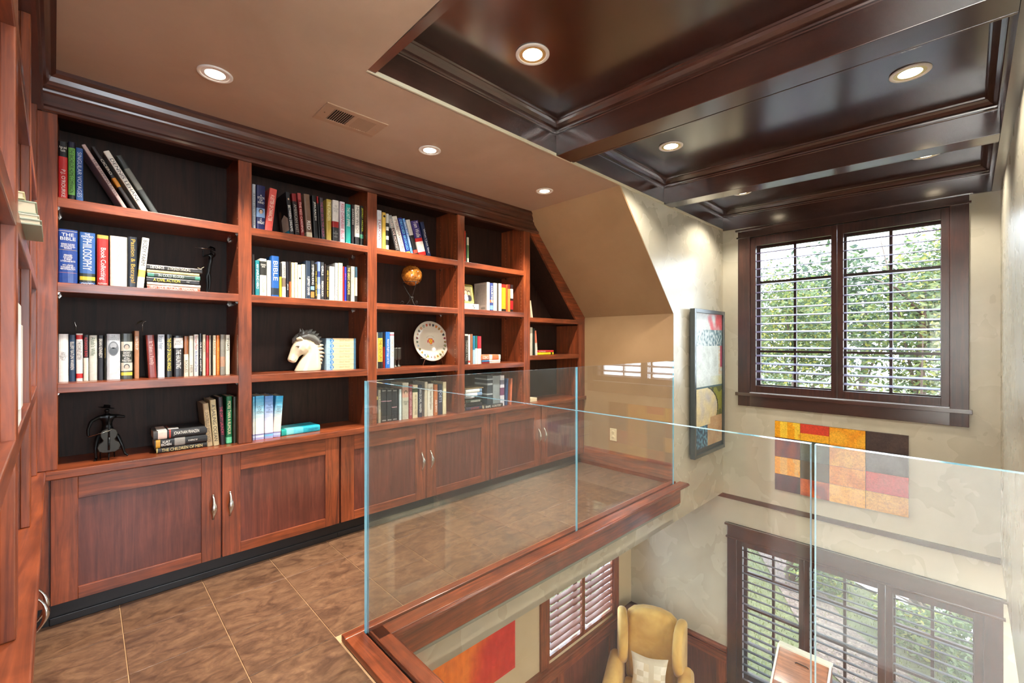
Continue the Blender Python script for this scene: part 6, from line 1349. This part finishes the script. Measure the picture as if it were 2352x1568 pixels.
# slant-fronted chest by the lower window, its top in sunlight
FD = Frame((4.30, 1.02, LZ), 0)
t = FD.thing('slant_chest', 'tall polished chest with a pale edged sloping lid before the lower window', 'chest', (0, 0, 0))
zt_ = 1.245
pale = plain('pale_edge', (226, 224, 206), .3, coat=.4)
lidm = wood('polished_lid', (120, 66, 36), (186, 120, 80), 'y', .12, .8)
MB().prism([(.0, 0), (.36, 0), (.36, zt_), (.31, zt_), (.0, zt_-.30)], -.20, .20, 'y').build('case', wz, t, origin=(0, 0, 0), bevel=.003)
MB().prism([(-.004, zt_-.306), (.31, zt_+.004), (.315, zt_-.004), (.0, zt_-.312)], -.185, .185, 'y').build('lid', lidm, t, origin=(0, 0, 0), bevel=.002)
for y0_, y1_ in ((-.205, -.190), (.190, .205)): MB().prism([(-.006, zt_-.30), (.306, zt_+.014), (.318, zt_+.002), (.004, zt_-.312)], y0_, y1_, 'y').build('rim', pale, t, origin=(0, 0, 0))
MB().box(.300, -.205, zt_-.01, .366, .205, zt_+.012).build('top_board', pale, t, origin=(0, 0, 0), bevel=.002)
for (q, z_) in ((.24, zt_-.065), (.09, zt_-.205)):
    MB().tube([(q, -.05, z_+.008), (q-.008, -.04, z_+.022), (q-.008, .04, z_+.022), (q, .05, z_+.008)], .004, 8).build('pull', bronze, t, origin=(0, 0, 0), smooth=True)

# ------------------------------------------------------------------ outside
def ground_mat(name, cs, sc):
    m, nt, b = newmat(name)
    n1 = mapped_noise(nt, (sc, sc, sc), 1.0, 8, .7, 1.0); n2 = mapped_noise(nt, (1.2, 1.2, 1.2), 1.0, 4, .6)
    r1 = ramp(nt, n1.outputs[0], [(.3, lin(cs[0])), (.5, lin(cs[1])), (.72, lin(cs[2]))]); r2 = ramp(nt, n2.outputs[0], [(.35, (.75, .78, .7)), (.65, (1.1, 1.08, 1))])
    c = mix(nt, r1.outputs[0], r2.outputs[0], .8, 'MULTIPLY'); nt.links.new(c, b.inputs['Base Color']); b.inputs['Roughness'].default_value = .85
    bump(nt, b, n1.outputs[0], .6, .03); return m
g = MB(); nx = 30
for i in range(nx):
    for j in range(nx):
        x, y = XW+.2+i*1.3, -14+j*1.1
        def hh(x, y): return GZ+max(0, (x-12))*.06
        g.add([(x, y, hh(x, y)), (x+1.3, y, hh(x+1.3, y)), (x+1.3, y+1.1, hh(x+1.3, y)), (x, y+1.1, hh(x, y))], [(0, 1, 2, 3)])
structure(g, 'ground', ground_mat('lawn', ((46, 46, 22), (72, 70, 36), (102, 98, 58)), 22))
mulch = ground_mat('mulch', ((40, 28, 24), (88, 68, 60), (136, 116, 102)), 26)
mb = MB()
lf = [(12.5, 4.4), (10.2, 3.05), (9.0, 2.35), (8.1, 1.84), (7.4, 1.45), (6.9, .9), (6.6, .1), (6.4, -1.5)]
rt = [(12.5, 3.3), (10.2, 2.2), (9.4, 1.75), (8.7, 1.35), (8.3, .95), (7.9, .5), (7.7, 0), (7.6, -1.5)]
for k in range(len(lf)-1): mb.add([(*lf[k], GZ+.02), (*lf[k+1], GZ+.02), (*rt[k+1], GZ+.02), (*rt[k], GZ+.02)], [(0, 1, 2, 3)])
tag(mb.build('mulch_bed', mulch), 'brown bark mulch strip curving across the lawn outside', 'mulch bed'); D.objects['mulch_bed']['kind'] = 'stuff'
mb = MB().add([(10.3, 1.5, GZ+.03), (9.2, -.4, GZ+.03), (9.1, -3, GZ+.03), (11.2, -3, GZ+.03), (11.0, -.3, GZ+.03), (11.6, 1.5, GZ+.03)], [(0, 1, 2, 3, 4, 5)])
structure(mb, 'path', plain('pale_concrete', (180, 174, 174), .8))
rnd = random.Random(11)
m = MB()
for k in range(11000):
    x = 5.2+rnd.random()*6.5; y = -.5+rnd.random()*6
    h_ = .025+rnd.random()*.045; a = rnd.random()*PI; w_ = .006
    c = lerp((70, 72, 34), (116, 114, 62), rnd.random())
    m.add([(x-math.cos(a)*w_, y-math.sin(a)*w_, GZ), (x+math.cos(a)*w_, y+math.sin(a)*w_, GZ), (x+rnd.uniform(-.02, .02), y+rnd.uniform(-.02, .02), GZ+h_)], [(0, 1, 2)], lin(c))
leafm = attr_mat('leaves', .5, .2, (6, 6, 6), .0, .4, trans=True)
o = m.build('grass', leafm); tag(o, 'mown green lawn seen through the lower window slats', 'grass'); o['kind'] = 'stuff'
bark = plain('bark', (74, 58, 46), .85)
def foliage(mb, c, rad, n, size, cols, rnd, lumps=9):
    cs = [(Vector((rnd.uniform(-1, 1)*rad[0]*.6, rnd.uniform(-1, 1)*rad[1]*.6, rnd.uniform(-1, 1)*rad[2]*.6)), rnd.uniform(.35, .6)) for _ in range(lumps)]
    for k in range(n):
        q, rr = cs[rnd.randrange(lumps)]
        d_ = Vector((rnd.gauss(0, 1), rnd.gauss(0, 1), rnd.gauss(0, 1))).normalized()*rr*rnd.random()**.4
        p = Vector(c)+q+Vector((d_.x*rad[0], d_.y*rad[1], d_.z*rad[2]))
        s_ = size*rnd.uniform(.6, 1.25)
        u = Vector((rnd.gauss(0, 1), rnd.gauss(0, 1), rnd.gauss(0, .6))).normalized(); v = u.cross(Vector((rnd.gauss(0, 1), rnd.gauss(0, 1), rnd.gauss(0, 1)))).normalized()
        nrm = u.cross(v)
        col_ = lerp(cols[rnd.randrange(len(cols))], cols[rnd.randrange(len(cols))], rnd.random()); cc = lin(col_)
        mb.add([tuple(p-u*s_), tuple(p+v*s_*.42+nrm*s_*.1), tuple(p+u*s_), tuple(p-v*s_*.42+nrm*s_*.1)], [(0, 1, 2), (0, 2, 3)], cc)
def tree(name, label, base, top_, c, rad, n, size, cols, seed, group=None, lumps=11, cat='tree'):
    rnd = random.Random(seed); t = WORLD.thing(name, label, cat, base, group)
    m = MB(); B = Vector(base); Tp = Vector(top_)
    m.tube([tuple(B+(Tp-B)*k/5+Vector((rnd.uniform(-.06, .06), rnd.uniform(-.06, .06), 0))*(k > 0)) for k in range(6)], [.13*(Tp-B).length/5, .11*(Tp-B).length/5, .09*(Tp-B).length/5, .07*(Tp-B).length/5, .05*(Tp-B).length/5, .02], 8)
    for k in range(9):
        f_ = rnd.uniform(.4, .95); s_ = B+(Tp-B)*f_; e_ = Vector(c)+Vector((rnd.uniform(-1, 1)*rad[0]*.8, rnd.uniform(-1, 1)*rad[1]*.8, rnd.uniform(-.6, .9)*rad[2]*.8))
        m.tube([tuple(s_), tuple((s_+e_)/2+Vector((0, 0, .12))), tuple(e_)], [.028, .018, .006], 6)
    m.build('trunk', bark, t, smooth=True)
    f = MB(); foliage(f, c, rad, n, size, cols, rnd, lumps); fo = f.build('foliage', leafm, t); fo['kind'] = 'stuff'
    return t
GR = [(64, 76, 48), (84, 96, 58), (104, 114, 72), (56, 68, 48)]; YE = [(124, 124, 60), (156, 146, 72), (92, 104, 56), (84, 94, 56)]; DKG = [(44, 56, 42), (60, 72, 52), (76, 88, 64)]
tree('maple_tree', 'yellow green leafy tree filling the left upper window', (9.6, 2.3, GZ), (9.6, 2.3, .4), (9.6, 2.25, -.15), (1.5, 1.45, 1.6), 9500, .046, YE+GR, 1)
tree('maple_tree', 'yellow green leafy tree filling the right upper window', (9.3, .55, GZ), (9.3, .5, .8), (9.3, .5, .25), (1.5, 1.3, 1.9), 11500, .046, GR+YE, 2)
tree('broadleaf_tree', 'darker green tree standing behind the two yellow green ones', (13.2, 1.7, GZ), (13.2, 1.7, 1.0), (13.2, 1.2, .4), (1.8, 2.6, 2.3), 8000, .085, DKG+GR, 3)
tree('broadleaf_tree', 'dark green tree further back on the left outside', (14, 5.2, GZ), (14, 5.2, .5), (14, 5.0, -.5), (2, 1.9, 1.9), 3200, .11, DKG+GR, 4)
tree('shrub', 'bushy bright green shrub beside the mulch strip', (9.7, 1.55, GZ), (9.7, 1.55, -3.7), (9.7, 1.55, -3.75), (.85, .8, .85), 2600, .05, YE+GR, 5, lumps=8, cat='shrub')
tree('shrub', 'low green shrub in front of the pale path', (8.9, .35, GZ), (8.9, .35, -4.0), (8.8, .40, -4.1), (.75, .75, .5), 2200, .05, GR+YE, 6, lumps=8, cat='shrub')
tree('shrub', 'spreading green shrub at the right of the lower window', (8.1, -.35, GZ), (8.1, -.35, -4.0), (8.0, -.3, -4.05), (.8, .7, .55), 2000, .05, GR, 7, lumps=8, cat='shrub')
tree('young_tree', 'slender dark leaved tree close outside the right of the lower window', (7.3, -.65, GZ), (7.5, -.45, -2.6), (7.5, -.25, -2.95), (.7, .42, .38), 420, .06, DKG, 8, lumps=6)

for o in list(D.objects):
    if '_o' in o: del o['_o']
